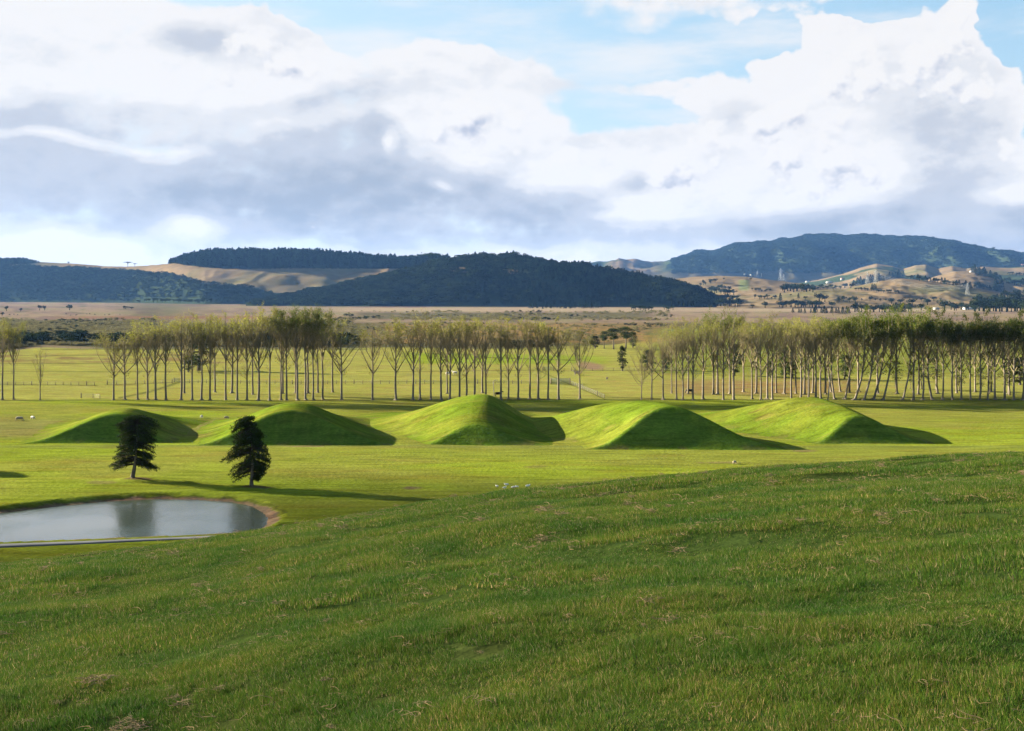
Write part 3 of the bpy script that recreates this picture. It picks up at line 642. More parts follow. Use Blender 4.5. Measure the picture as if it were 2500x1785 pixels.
def hill_cover(name, u, v, x, y, z, slope):
    n = fbm(x/160, y/160, 4, 301); n2 = fbm(x/45, y/45, 3, 302)
    grass = lerp(GRASSY, GRASSG, smoothstep(-.1, .6, n)); grass = lerp(grass, GRASSY*.72, smoothstep(.1, .6, n2)*.5)
    if name == 'left':
        b = inpoly(u, v-2*n2, BUSH_LEFT) | inpoly(u, v, PLATEAU) | inpoly(u, v, PINE_LEFT)
        return np.where(b[..., None], BUSH, grass)
    if name == 'middle':
        c = np.broadcast_to(BUSH, u.shape+(3,)).copy()
        for p in CLEAR_MID: c[inpoly(u, v, p)] = GRASSY
        return c
    if name == 'mountain':
        g = lerp(BUSH*1.25, np.array((.022, .030, .011)), smoothstep(0, .6, n2+.5*n))
        tan = smoothstep(1640, 1560, u)*smoothstep(-.15, .1, fbm(x/260, y/260, 3, 303)); tan = np.maximum(tan, smoothstep(655, 672, v)*.5)
        return lerp(g, GRASSY*.8, tan)
    if name == 'foothill':
        w = smoothstep(.05, .22, fbm(x/210, y/330, 4, 304)+.25*(v > 672)-.05)
        return lerp(grass, BUSH*1.6, w)
    if name == 'farm_a':
        q = smoothstep(1800, 1808, u)*smoothstep(1832, 1824, u)*smoothstep(682, 685, v)*smoothstep(712, 706, v)
        return lerp(grass, np.array((.075, .084, .034)), q)
    if name == 'farm_c': return lerp(grass, GRASSG, smoothstep(705, 712, v)*smoothstep(725, 715, v)*.6)
    return grass
M['hill'] = mat('hill_cover', (1, 1, 1), .95, 0, var=.16, scale=.03, attr='cover', coords='Object')
def build_hills():
    for name, h in HILLS.items():
        u0, u1 = h['crest'][0][0], h['crest'][-1][0]
        u = np.arange(u0, u1+1, h.get('cols', 4.0)); nr = h.get('rows', 80)
        yf = np.interp(u, *zip(*h['yf'])); yr = np.interp(u, *zip(*h['yr']))
        t = np.concatenate([np.linspace(-.05, 1, nr), 1+np.linspace(0, 1, 26)[1:]])
        U = np.broadcast_to(u, (len(t), len(u)))
        T = t[:, None]
        Y = np.where(T <= 1, yf+(yr-yf)*T, yr+h['yb']*(T-1))
        Z = hill_h(h, U, Y); X = (U-UC)*Y/FPX
        Vv = VH+FPX*(H-Z)/Y
        c = hill_cover(name, U, Vv, X, Y, Z, None)
        me = mesh_from('hill', np.stack([X, Y, Z], -1).reshape(-1, 3), quads=grid_quads(len(t), len(u)))
        smooth(me); add_color(me, 'cover', c.reshape(-1, 3)); tag(link('hills', me, M['hill']), kind='structure')
build_hills()

def surf(x, y):
    z = ground_z(x, y)
    for i in range(len(MOUNDS)):
        x = np.asarray(x, float); b = (y > 220) & (y < 300)
        z = np.where(b, np.maximum(z, mound_z(i, x, y)), z)
    for h in HILLS.values(): z = np.maximum(z, hill_h_xy(h, np.asarray(x, float), np.asarray(y, float)))
    return z
YS = np.concatenate([np.arange(60, 700, 1.0), np.geomspace(700, 8300, 1600)])
def hit(u, v):
    """the first surface point seen at bearing u and dip v, used to read real positions off the map"""
    x = (u-UC)*YS/FPX; z = surf(x, YS); line = H-(v-VH)*YS/FPX
    k = np.argmax(z >= line)
    return float(x[k]), float(YS[k]), float(z[k])
def at_depth(u, y):
    x = (u-UC)*y/FPX; return x, y, float(surf(np.array([x]), np.array([float(y)]))[0])

# ------------------------------------------------------------------ scattered cover (stuff nobody could count)
def scatter(name, P, rot, scl, idx, protos, parent=None):
    me = bpy.data.meshes.new(name); n = len(P); me.vertices.add(n); me.vertices.foreach_set('co', np.asarray(P, np.float32).ravel())
    for nm, ty, d in (('rot', 'FLOAT_VECTOR', rot), ('scl', 'FLOAT_VECTOR', scl), ('idx', 'INT', idx)):
        a = me.attributes.new(nm, ty, 'POINT')
        if ty == 'INT': a.data.foreach_set('value', np.asarray(d, np.int32))
        else: a.data.foreach_set('vector', np.asarray(d, np.float32).ravel())
    c = bpy.data.collections.new(name+'_kinds')
    for k, (pm, mt) in enumerate(protos):
        if len(pm.materials) == 0: pm.materials.append(mt)
        ob = bpy.data.objects.new('%s_kind_%02d' % (name, k), pm); c.objects.link(ob)
    g = bpy.data.node_groups.new(name, 'GeometryNodeTree'); g.interface.new_socket('Geometry', in_out='INPUT', socket_type='NodeSocketGeometry'); g.interface.new_socket('Geometry', in_out='OUTPUT', socket_type='NodeSocketGeometry')
    N = g.nodes; L = g.links; gi = N.new('NodeGroupInput'); go = N.new('NodeGroupOutput'); ip = N.new('GeometryNodeInstanceOnPoints'); ci = N.new('GeometryNodeCollectionInfo')
    ci.inputs['Collection'].default_value = c; ci.inputs['Separate Children'].default_value = True; ci.inputs['Reset Children'].default_value = True
    def na(nm, ty):
        q = N.new('GeometryNodeInputNamedAttribute'); q.data_type = ty; q.inputs['Name'].default_value = nm; return q.outputs['Attribute']
    L.new(gi.outputs[0], ip.inputs['Points']); L.new(ci.outputs[0], ip.inputs['Instance']); ip.inputs['Pick Instance'].default_value = True
    L.new(na('idx', 'INT'), ip.inputs['Instance Index']); L.new(na('rot', 'FLOAT_VECTOR'), ip.inputs['Rotation']); L.new(na('scl', 'FLOAT_VECTOR'), ip.inputs['Scale'])
    L.new(ip.outputs[0], go.inputs[0])
    o = link(name, me); md = o.modifiers.new('scatter', 'NODES'); md.node_group = g
    return o

def conifer_mesh(seed):
    "far plantation pine, unit height: whorled ragged cone"
    rs = np.random.RandomState(seed); mb = MB(); n = 230; t = rs.uniform(.12, 1, n)**.9
    r = .23*(1-t)**.75*rs.uniform(.35, 1.1, n)+.01; a = rs.uniform(0, 6.283, n)
    mb.leaves(np.stack([r*np.cos(a), r*np.sin(a), t-.05*r], 1), .13, rs, flat=.3, droop=.25, asp=.55)
    mb.tube([(0, 0, 0), (0, 0, .9)], [.018, .004], 3, False)
    return mb.mesh('conifer_kind')
def bush_mesh(seed, n=260, w=.55):
    "broadleaf crown, unit height, made of clumps"
    rs = np.random.RandomState(seed); mb = MB(); P = []
    for k in range(7):
        c = np.array([rs.uniform(-.5, .5)*w*1.3, rs.uniform(-.5, .5)*w*1.3, rs.uniform(.3, .78)]); d = rs.normal(size=(n//7, 3)); d /= np.linalg.norm(d, axis=1)[:, None]
        P.append(c+d*rs.uniform(.12, .25)*np.array([1.2*w/.55, 1.2*w/.55, .85])*rs.uniform(.6, 1.05, (n//7, 1)))
    mb.leaves(np.concatenate(P), .12, rs, flat=.2, asp=.7)
    return mb.mesh('bush_kind')
CONS = [conifer_mesh(s) for s in range(4)]; BUSHES = [bush_mesh(10+s) for s in range(4)]
PROTO = [(m, M['conifer']) for m in CONS]+[(m, M['bush']) for m in BUSHES]
def forest(name, hname, n, u_rng, test, kinds, hgt, seed, sink=.06):
    rs = np.random.RandomState(seed); h = HILLS[hname]
    u = rs.uniform(*u_rng, n*3); yf = np.interp(u, *zip(*h['yf'])); yr = np.interp(u, *zip(*h['yr'])); y = rs.uniform(0, 1, n*3)**.8; y = yf+(yr+h['yb']*.25-yf)*y
    z = hill_h(h, u, y); v = VH+FPX*(H-z)/y; x = (u-UC)*y/FPX
    ok = (z > 1) & test(u, v, x, y); u, v, x, y, z = [q[ok][:n] for q in (u, v, x, y, z)]
    k = len(x); idx = kinds(u, v, x, y, rs); s = hgt(u, v, x, y, rs); sw = s*rs.uniform(.85, 1.25, k)*np.where(idx >= 4, 1.5, 1.15)
    rot = np.stack([rs.normal(0, .04, k), rs.normal(0, .04, k), rs.uniform(0, 6.28, k)], 1)
    o = scatter(name, np.stack([x, y, z-s*sink], 1), rot, np.stack([sw, sw, s], 1), idx, PROTO); tag(o, kind='stuff')
    return o
def outside(polys):
    def f(u, v, x, y):
        m = np.ones(len(u), bool)
        for p in polys: m &= ~inpoly(u, v, p)
        return m
    return f
forest('bush_forest', 'left', 17000, (-800, 800), lambda u, v, x, y: inpoly(u, v-2.5*fbm(x/60, y/60, 2, 5), BUSH_LEFT), lambda u, v, x, y, rs: rs.randint(4, 8, len(u)), lambda u, v, x, y, rs: rs.uniform(5, 11, len(u)), 1)
forest('pine_forest', 'left', 2500, (-800, 100), lambda u, v, x, y: inpoly(u, v, PINE_LEFT), lambda u, v, x, y, rs: rs.randint(0, 4, len(u)), lambda u, v, x, y, rs: rs.uniform(13, 19, len(u))*(.35+.65*smoothstep(103, 45, u)), 2)
forest('pine_plantation', 'left', 4200, (407, 1100), lambda u, v, x, y: inpoly(u, v, PLATEAU), lambda u, v, x, y, rs: rs.randint(0, 4, len(u)), lambda u, v, x, y, rs: rs.uniform(19, 33, len(u))*(.55+.45*smoothstep(407, 500, u))*(1+.14*fbm(x/55, y/55, 2, 8)), 3)
def midk(u, v, x, y, rs):
    p = np.clip(smoothstep(1080, 1350, u)*.75+.1*(fbm(x/90, y/90, 2, 9))+.1, 0.03, 1); p = np.where(u > 1580, p*.9, p)
    return np.where(rs.uniform(size=len(u)) < p, rs.randint(0, 4, len(u)), rs.randint(4, 8, len(u)))
forest('mixed_forest', 'middle', 9500, (610, 1760), outside(CLEAR_MID), midk, lambda u, v, x, y, rs: rs.uniform(8, 19, len(u))*(1-.4*smoothstep(1000, 700, u))*(1+.3*fbm(x/40, y/40, 2, 8)), 4)
forest('mountain_forest', 'mountain', 20000, (1640, 2600), lambda u, v, x, y: (v < 668), lambda u, v, x, y, rs: rs.randint(4, 8, len(u)), lambda u, v, x, y, rs: rs.uniform(11, 19, len(u)), 5, .25)

# scrub on the marsh and the dark band of trees beyond the paddocks
def scrub():
    rs = np.random.RandomState(9); out = []
    def add(n, f, s0, s1, kind):
        u = rs.uniform(-120, 2620, n); v = rs.uniform(752, 852, n); k = f(u, v); u, v = u[k], v[k]
        y = FPX*H/(v-VH); x = (u-UC)*y/FPX; s = rs.uniform(s0, s1, len(u)); out.append((x, y, s, np.full(len(u), kind)))
    edge = lambda u: np.interp(u, [-400, 0, 60, 110, 240, 800, 950, 1180, 1400, 1500, 1600, 2600], [862, 857, 848, 843, 846, 847, 843, 847, 838, 835, 800, 800])
    # low scrub
    add(42000, lambda u, v: (u < 860) & (v > 780+6*fbm(u/40, v/6, 2, 1)) & (v < edge(u)) & (fbm(u/25, v/2.5, 3, 2) > -.25) & ~((u > 380) & (u < 740) & (v < 818)), 1.5, 3.2, 0)
    add(16000, lambda u, v: (u > 850) & (u < 1620) & (v > 790) & (v < edge(u)) & (fbm(u/30, v/2.5, 3, 3) > .15), 1.2, 2.8, 0)
    add(22000, lambda u, v: (u > 840) & (u < 1640) & (v > 761) & (v < 784) & (fbm(u/60, v/3, 3, 4) > .0), 2.0, 4.5, 0)
    # darker trees
    add(2600, lambda u, v: (u < 240) & (v > 828) & (v < edge(u)-2) & (fbm(u/30, v/8, 2, 5) > -.3), 5, 9, 1)
    add(7000, lambda u, v: (u > 230) & (u < 860) & (v > 828) & (v < edge(u)-1) & (fbm(u/30, v/8, 2, 6) > -.1), 3, 7, 1)
    add(2500, lambda u, v: (u > 1230) & (u < 1356) & (v > 848-8) & (v < 853), 3, 5, 1)
    x, y, s, kd = [np.concatenate([o[i] for o in out]) for i in range(4)]
    n = len(x); z = plain_z(x, y); sm = s*rs.uniform(1.2, 2.2, n)
    tone = fbm(x/40, y/90, 2, 12)
    idx = np.where(kd == 1, rs.randint(4, 8, n), np.where(tone+rs.uniform(-.4, .4, n) > -.45, rs.randint(0, 4, n), rs.randint(4, 8, n)))
    protos = [(m.copy(), M['scrub']) for m in BUSHES]+[(m, M['bush']) for m in BUSHES]
    for pm, _ in protos[:4]: pm.materials.clear(); pm.materials.append(M['scrub'])
    rot = np.stack([np.zeros(n), np.zeros(n), rs.uniform(0, 6.28, n)], 1)
    o = scatter('marsh_scrub', np.stack([x, y, z-s*.15], 1), rot, np.stack([sm, sm, s], 1), idx, protos); tag(o, kind='stuff')
scrub()
# ------------------------------------------------------------------ poplars
def poplar_meshes(seed, spread, fork, limbs, twigs, leafn, leafz, low, lean=0.0, dense=1.0):
    """one poplar 25 m tall: trunk mesh, branch mesh (limbs, boughs, fine twigs), leaf mesh"""
    rs = np.random.RandomState(seed); h = 25.0
    T = MB(); B = MB(); Lf = []
    zz = np.array([0, .15, .5, 1.2, 3, 6, 9, 12, 15, 18, 21, 23.5])
    wx = lean*np.minimum(zz, 8)*.22+lean*.25*np.sqrt(zz)+.22*fbm(zz/5, zz*0+seed, 2, seed); wy = .22*fbm(zz/5, zz*0+seed+7, 2, seed+3)
    wx -= wx[0]; wy -= wy[0]; path = np.stack([wx, wy, zz-.15], 1)
    rad = np.interp(zz, [0, .15, .5, 1.2, 6, 12, 18, 23.5], [.62, .50, .36, .30, .25, .19, .11, .03])
    T.tube(path, rad, 8)
    for k in range(4):
        a = rs.uniform(0, 6.28); T.tube([(0, 0, .35), (.5*math.cos(a), .5*math.sin(a), .1), (.95*math.cos(a), .95*math.sin(a), -.1)], [.2, .13, .05], 5)
    def on(z): return np.array([np.interp(z, path[:, 2], path[:, 0]), np.interp(z, path[:, 2], path[:, 1]), z])
    def bough(p, d, L, r0, up, n=6):
        pts = [np.array(p, float)]; d = np.array(d, float)
        for i in range(n):
            d = d+np.array([0, 0, up])+rs.normal(0, .07, 3); d /= np.linalg.norm(d); pts.append(pts[-1]+d*L/n)
        return np.array(pts), d
    tips = []
    for k in range(limbs):
        f = (k+.3)/limbs; z0 = h*(fork+(.62-fork)*f**1.1)+rs.uniform(-.8, .8); a = k*2.4+rs.uniform(-.6, .6); top = h*rs.uniform(.80, 1.0) if k < limbs*.7 else h*rs.uniform(.66, .86)
        L = (top-z0)*1.05; o = rs.uniform(.5, .85)*spread/4*(1.0-.35*f)
        pts, d = bough(on(z0), (math.cos(a)*o, math.sin(a)*o, 1), L, .1, .10, 8)
        r = np.linspace(.13*(1-.35*f)+.03, .02, 9); B.tube(pts, r, 5, False)
        for j in range(int(6*dense)):
            t = rs.uniform(.18, .95); i = int(t*8); p = pts[i]*(1-(t*8-i))+pts[min(i+1, 8)]*(t*8-i); b = rs.uniform(0, 6.28); q = rs.uniform(.45, 1.0)
            sp, sd_ = bough(p, (math.cos(b)*q, math.sin(b)*q, .8), rs.uniform(1.6, 4.0)*(1.15-.5*t), .03, .12, 5); B.tube(sp, np.linspace(.038, .012, 6), 3, False); tips.append((sp, .012))
        tips.append((pts, .02))
    for k in range(7):      # short lower branches on the bole
        z0 = h*rs.uniform(.22, .6); b = rs.uniform(0, 6.28); sp, _ = bough(on(z0), (math.cos(b), math.sin(b), .7), rs.uniform(1.2, 3), .03, .06, 5); B.tube(sp, np.linspace(.04, .01, 6), 3, False); tips.append((sp, .01))
        if low and rs.uniform() < low: Lf.append(sp[3:].repeat(16, 0)+rs.normal(0, .42, (16*len(sp[3:]), 3)))
    segs = []
    for i in range(twigs):
        sp, _ = tips[rs.randint(len(tips))]; t = rs.uniform(.08, 1)*(len(sp)-1); k = min(int(t), len(sp)-2); p = sp[k]*(1-t+k)+sp[k+1]*(t-k)
        b = rs.uniform(0, 6.28); q = rs.uniform(.4, 1.6); L = rs.uniform(.7, 1.8); d = np.array([math.cos(b)*q, math.sin(b)*q, 1.0]); d /= np.linalg.norm(d)
        m = p+d*L*.5; e = p+d*L+np.array([0, 0, .12]); B.tube([p, m, e], [.019, .016, .007], 3, False); segs.append((p, e))
    if leafn:
        S = np.array([s for s in segs]); k = rs.randint(0, len(S), leafn*3); t = rs.uniform(.1, 1.15, (leafn*3, 1)); P = S[k, 0]*(1-t)+S[k, 1]*t+rs.normal(0, .22, (leafn*3, 3))
        w = smoothstep(leafz-3, leafz+3.5, P[:, 2]); P = P[rs.uniform(size=len(P)) < w][:leafn]; Lf.append(P)
    lm = None
    if Lf:
        Lb = MB(); Lb.leaves(np.concatenate(Lf), .26, rs, asp=.75); lm = Lb.mesh('foliage')
    return T.mesh('trunk', True), B.mesh('branches', True), lm
POP = {
 'bare': [poplar_meshes(1, 4.2, .33, 9, 850, 1050, 20.0, .1), poplar_meshes(2, 4.0, .40, 8, 780, 900, 19.5, 0), poplar_meshes(3, 5.6, .30, 10, 900, 1100, 19.5, .1), poplar_meshes(4, 4.4, .26, 9, 780, 900, 20, .25)],
 'wide': [poplar_meshes(21, 9.0, .26, 12, 1200, 380, 19.5, 0), poplar_meshes(22, 7.5, .3, 11, 1200, 500, 20, 0)],
 'tuft': [poplar_meshes(5, 3.4, .42, 9, 900, 1500, 20.0, .2), poplar_meshes(6, 4.4, .36, 9, 1000, 1800, 19.5, .3)],
 'thin': [poplar_meshes(7, 2.6, .45, 5, 420, 120, 20, .3, dense=.8), poplar_meshes(8, 2.2, .2, 5, 380, 160, 12, .8, dense=.8)],
 'leafy': [poplar_meshes(9, 4.8, .33, 9, 900, 3800, 19.0, .55), poplar_meshes(10, 5.0, .30, 10, 950, 4200, 18.0, .7), poplar_meshes(11, 4.6, .3, 9, 900, 3300, 18.5, .7, .9), poplar_meshes(12, 4.0, .34, 9, 900, 3300, 18.5, .6, .5)],
}
_pop_proto = {}
def poplar(kind, var, leafmat, u, y, vtop, rz, label, ls=1.0):
    T, B, Lm = POP[kind][var]; x, y, z = at_depth(u, y); s = (H-(vtop-VH)*y/FPX-z)/25.0
    key = (kind, var, leafmat)
    if key not in _pop_proto:
        e = empty('poplar_tree', (x, y, z), rz, (s*ls, s*ls, s))
        link('trunk', T, M['bark'], e); link('branches', B, M['twig'], e)
        if Lm is not None:
            m2 = Lm.copy(); m2.materials.clear(); m2.materials.append(M[leafmat]); link('foliage', m2, None, e)
        _pop_proto[key] = e
    else: e = copy_thing(_pop_proto[key], (x, y, z), rz, (s*ls, s*ls, s))
    return tag(e, label, 'poplar', 'row of tall poplars behind the mounds')
ORD = ['first','second','third','fourth','fifth','sixth','seventh','eighth','ninth','tenth','eleventh','twelfth','thirteenth','fourteenth','fifteenth','sixteenth','seventeenth','eighteenth','nineteenth','twentieth']
def ordinal(n):
    if n <= 20: return ORD[n-1]
    t = {2:'twent', 3:'thirt', 4:'fort', 5:'fift', 6:'sixt', 7:'sevent', 8:'eight', 9:'ninet'}[n//10]
    return t+('ieth' if n % 10 == 0 else 'y-'+ORD[n % 10-1])
def poplars():
    left = [5.5,33,98,277,305,336,360,380,405,442,469,492,513,551,579,603,631,658,686,700,726,746,765,788,834]
    mid = [909,967,1008,1025,1052,1077,1098,1122,1139,1158,1186,1223,1241,1265,1294,1314,1338,1364,1416]
    right = [1566,1591,1619,1652,1667,1692,1716,1766,1791,1836,1857.5,1873,1885.6,1932,1955,1974,1992,2004,2038,2062,2085.5,2108,2131,2155,2203,2230,2253,2276,2301,2325,2347,2370,2392,2411,2429,2453,2475,2497,2520]
    topx = [0,60,97,99,120,265,300,405,470,551,600,690,788,834,909,1008,1340,1365,1416,1560,1567,1600,1668,1740,1796,2040,2085,2280,2310,2400,2520]
    topv = [780,782,856,856,840,806,792,766,769,755,753,745,750,776,780,766,768,772,797,880,862,802,776,766,768,768,757,757,772,768,766]
    rs = np.random.RandomState(3); allu = sorted(left+mid+right)
    for n, u in enumerate(allu):
        vt = float(np.interp(u, topx, topv))+rs.uniform(-6, 6)+(7 if u > 560 and u < 800 else 0); y = 330+rs.uniform(-1.5, 1.5); rz = rs.uniform(0, 6.28); lm = 'leaf_yellow'; ls = rs.uniform(.85, 1.15)
        if u == 98: kind, var, look = 'thin', 1, 'short thin poplar with sparse leaves'
        elif u in (1566, 1591, 1619): kind, var, look = 'wide', int(u) % 2, 'widely branched leafless poplar'; ls = 1.0; 
        elif 650 < u < 800: kind, var, look = 'tuft', rs.randint(2), 'slender poplar with a dark green leafy top'; lm = 'leaf_green' if u > 670 else lm
        elif u in (277, 305, 834, 909, 1364, 1416, 1716, 1791): kind, var, look = 'bare', 2, 'bare poplar with a spreading crown'; ls = 1.15
        elif u in (5.5, 33): kind, var, look = 'tuft', 0, 'poplar with an olive leafy top'
        elif u < 2030:
            kind, var, look = 'bare', rs.choice([0, 1, 3]), 'bare poplar with yellowing twig tips'
            if u in (1294, 1025, 1873, 469): kind, var, look = 'thin', 0, 'very slender bare poplar'
        elif u < 2280: kind, var, look = 'leafy', rs.choice([0, 2, 3]), 'poplar with a light green leafy top'; lm = 'leaf_green'
        else: kind, var, look = 'leafy', rs.choice([1, 0]), 'poplar with a dense dark green top'; lm = 'leaf_deep'
        if 2062 <= u < 2200: var = 2; rz = rs.uniform(-.4, .4)
        poplar(kind, var, lm, u, y, vt, rz, '%s, %s from left in front row' % (look, ordinal(n+1)), ls)
    # a second rank close behind thickens the canopy
    second = [(450,771),(525,762),(566,757),(617,753),(690,757),(722,752),(752,753),(776,757),(812,760),(1092,772),(1178,770),(1640,790),(1680,782),(1742,772),(1752,755),(1782,754),(1815,775),(1846,770),(1895,770),(1915,768),(1943,770),(1965,768),(1984,770),(2015,768),(2030,764),(2052,762),(2074,758),(2096,757),(2120,757),(2143,756),(2170,755),(2190,756),(2216,757),(2242,758),(2265,759),(2289,766),(2313,773),(2336,775),(2358,776),(2381,775),(2402,773),(2420,771),(2441,770),(2463,769),(2486,768),(2508,768)]
    second = [q for k, q in enumerate(second) if q[0] < 2085 or k % 2]
    for n, (u, vt) in enumerate(second):
        y = 352+rs.uniform(-5, 5); ls = rs.uniform(.9, 1.2); rz = rs.uniform(0, 6.28)
        if u in (1752, 1782): kind, var, lm, look = 'tuft', 1, 'leaf_green', 'poplar with a bright green tuft standing above its neighbours'
        elif 660 < u < 800: kind, var, lm, look = 'tuft', n % 2, 'leaf_green', 'poplar with a dark green leafy top'
        elif u < 2028: kind, var, lm, look = 'bare', int(rs.choice([0, 1, 3])), 'leaf_yellow', 'bare poplar with yellowing twig tips'
        elif u < 2285: kind, var, lm, look = 'leafy', int(rs.choice([0, 1, 3])), 'leaf_green', 'poplar with a light green leafy top'
        else: kind, var, lm, look = 'leafy', int(rs.choice([0, 1])), 'leaf_deep', 'poplar with a dense dark green top'
        o = poplar(kind, var, lm, u, y, vt, rz, '%s, %s from left in second rank' % (look, ordinal(n+1)), ls)
        o['group'] = 'second rank of poplars'
poplars()

# ------------------------------------------------------------------ conifers and paddock trees with drooping boughs
def bough_tree(seed, prof, trunk, leaf=.30, nb=95, per=95, start=None, rad=.35, droop=.45, fill=1.0, spray=.42, elo=.55, limbs=40, ext=1.0, shaped=False):
    """prof: [(z, extent towards -x, extent towards +x)]; trunk: [(x, y, z)]"""
    rs = np.random.RandomState(seed); T = MB(); Z = [p[0] for p in prof]; tr = np.array(trunk, float)
    T.tube(tr, np.linspace(rad, rad*.18, len(tr)), 8)
    for k in range(3):
        a = rs.uniform(0, 6.28); T.tube([tr[0]+[0, 0, .35], tr[0]+[rad*1.2*math.cos(a), rad*1.2*math.sin(a), .05], tr[0]+[rad*2*math.cos(a), rad*2*math.sin(a), -.15]], [rad*.7, rad*.5, rad*.2], 5)
    Br = MB(); P = []; z0, z1 = Z[0], Z[-1]
    lz = (np.arange(limbs)+rs.uniform(0, 1, limbs))/limbs; la = np.arange(limbs)*2.399+rs.normal(0, .35, limbs)
    sil = (np.arange(limbs) % 5 < 3) & shaped; la = np.where(sil, np.where(np.arange(limbs) % 2 == 0, 0, math.pi)+rs.normal(0, .3, limbs), la); le = np.where(sil, rs.uniform(.92, 1.06, limbs), rs.uniform(.72, 1.2, limbs)); lz = np.clip(lz+(.035 if shaped else 0), 0, 1)
    for k in range(nb):
        q_ = rs.randint(limbs); z = np.clip(z0+(z1-z0)*lz[q_]+rs.normal(0, (.016 if shaped else .03)*(z1-z0)), z0, z1); a = la[q_]+rs.normal(0, .33); ca = math.cos(a); sa = math.sin(a)
        L = np.interp(z, Z, [p[1] for p in prof]); Rr = np.interp(z, Z, [p[2] for p in prof]); w = (L+Rr)/2
        L, Rr, w = L*ext, Rr*ext, w*ext; e = (Rr if ca > 0 else L)*abs(ca)+w*.8*abs(sa)*(1-abs(ca)*.5); e *= rs.uniform(.7 if sil[q_] else elo, 1.0)*le[q_]
        e = max(e, .25); zs = min(z+droop*e*.35, z1); st = np.array([np.interp(zs, tr[:, 2], tr[:, 0]), np.interp(zs, tr[:, 2], tr[:, 1]), zs])
        end = np.array([ca*e, sa*e, z-rs.uniform(0, .25)*e*droop]); mid = st*.45+end*.55+np.array([0, 0, .14*e])
        t = np.linspace(0, 1, 7)[:, None]; c = (1-t)**2*st+2*t*(1-t)*mid+t**2*end
        Br.tube(c, np.linspace(.10, .02, 7)*rad/.35, 4, False)
        m = int(per*(.35+e/w*.65)*fill); tt = rs.uniform(.18, 1.05, m)**.8; q = np.stack([np.interp(tt, t[:, 0], c[:, i]) for i in range(3)], 1)
        sprd = spray*(.5+.8*np.sin(np.pi*np.clip(tt, 0, 1))**.7)
        off = rs.normal(size=(m, 3))*sprd[:, None]*np.array([.75, .75, .34]); off[:, 2] -= np.abs(rs.normal(0, .35, m))*droop*spray*1.6
        P.append(q+off)
    Lb = MB(); Lb.leaves(np.concatenate(P), leaf, rs, flat=.1, droop=.55, asp=.42)
    return T.mesh('trunk', True), Br.mesh('branches', True), Lb.mesh('foliage')
def place_bt(name, meshes, mats, loc, rz, s, label, cat, group=None):
    e = empty(name, loc, rz, s); link('trunk', meshes[0], mats[0], e); link('branches', meshes[1], M['dark_bark'], e); link('foliage', meshes[2], mats[1], e)
    return tag(e, label, cat, group)
k1 = .01377
def prof1(rows, bx, by, k): return sorted([((by-cy)*k, (bx-l)*k, (r-bx)*k) for cy, l, r in rows])
PR1 = prof1([(735,330,560),(720,175,735),(680,165,690),(640,175,650),(600,170,715),(560,250,700),(520,215,735),(450,250,690),(400,255,690),(350,290,690),(300,285,700),(250,270,735),(200,235,735),(160,270,720),(130,340,640),(108,400,560)], 450, 815, k1)
t1 = bough_tree(31, PR1, [(-.35,0,-.3),(-.3,0,.4),(-.05,0,1.5),(.2,.1,3.5),(.35,0,6),(.3,0,9.3)], .22, 300, 100, rad=.42, droop=.5, elo=.62, spray=.34, limbs=52, ext=1.0, shaped=True)
TX, TY = TREES[0]; place_bt('conifer_tree', t1, (M['bark'], M['needle']), (TX, TY, surf(np.array([TX]), np.array([TY]))[0]), 0, 1, 'dark flat-topped conifer on a short leaning trunk by the pond, left of the pair', 'conifer', 'pair of dark conifers by the pond')
k2 = .0133
PR2 = prof1([(860,1500,1740),(835,1500,1850),(770,1490,1915),(700,1495,1940),(650,1470,1990),(600,1465,2030),(555,1450,2080),(500,1510,2020),(460,1540,1990),(430,1590,1940),(380,1590,1900),(330,1580,1890),(300,1580,2000),(270,1590,1960),(235,1530,1850),(190,1600,1840),(155,1565,1800),(130,1660,1800),(112,1730,1770)], 1785, 900, k2)
t2 = bough_tree(32, PR2, [(0,0,-.3),(.0,0,.5),(.12,0,2),(.25,.1,4),(.0,0,7),(-.35,0,10.1)], .22, 300, 95, rad=.36, droop=.75, elo=.62, spray=.32, limbs=52, ext=1.0, shaped=True)
TX, TY = TREES[1]; place_bt('conifer_tree', t2, (M['bark'], M['needle']), (TX, TY, surf(np.array([TX]), np.array([TY]))[0]), 0, 1, 'dark ragged conifer with drooping boughs and a long side branch, right of the pair', 'conifer', 'pair of dark conifers by the pond')
# shadows on the left edge come from a third conifer outside the picture
x3, y3, z3 = at_depth(-330, 205)
place_bt('conifer_tree', t1, (M['bark'], M['needle']), (x3, y3, z3), 2.1, 1.05, 'dark conifer left of the picture whose shadow reaches the lawn', 'conifer')

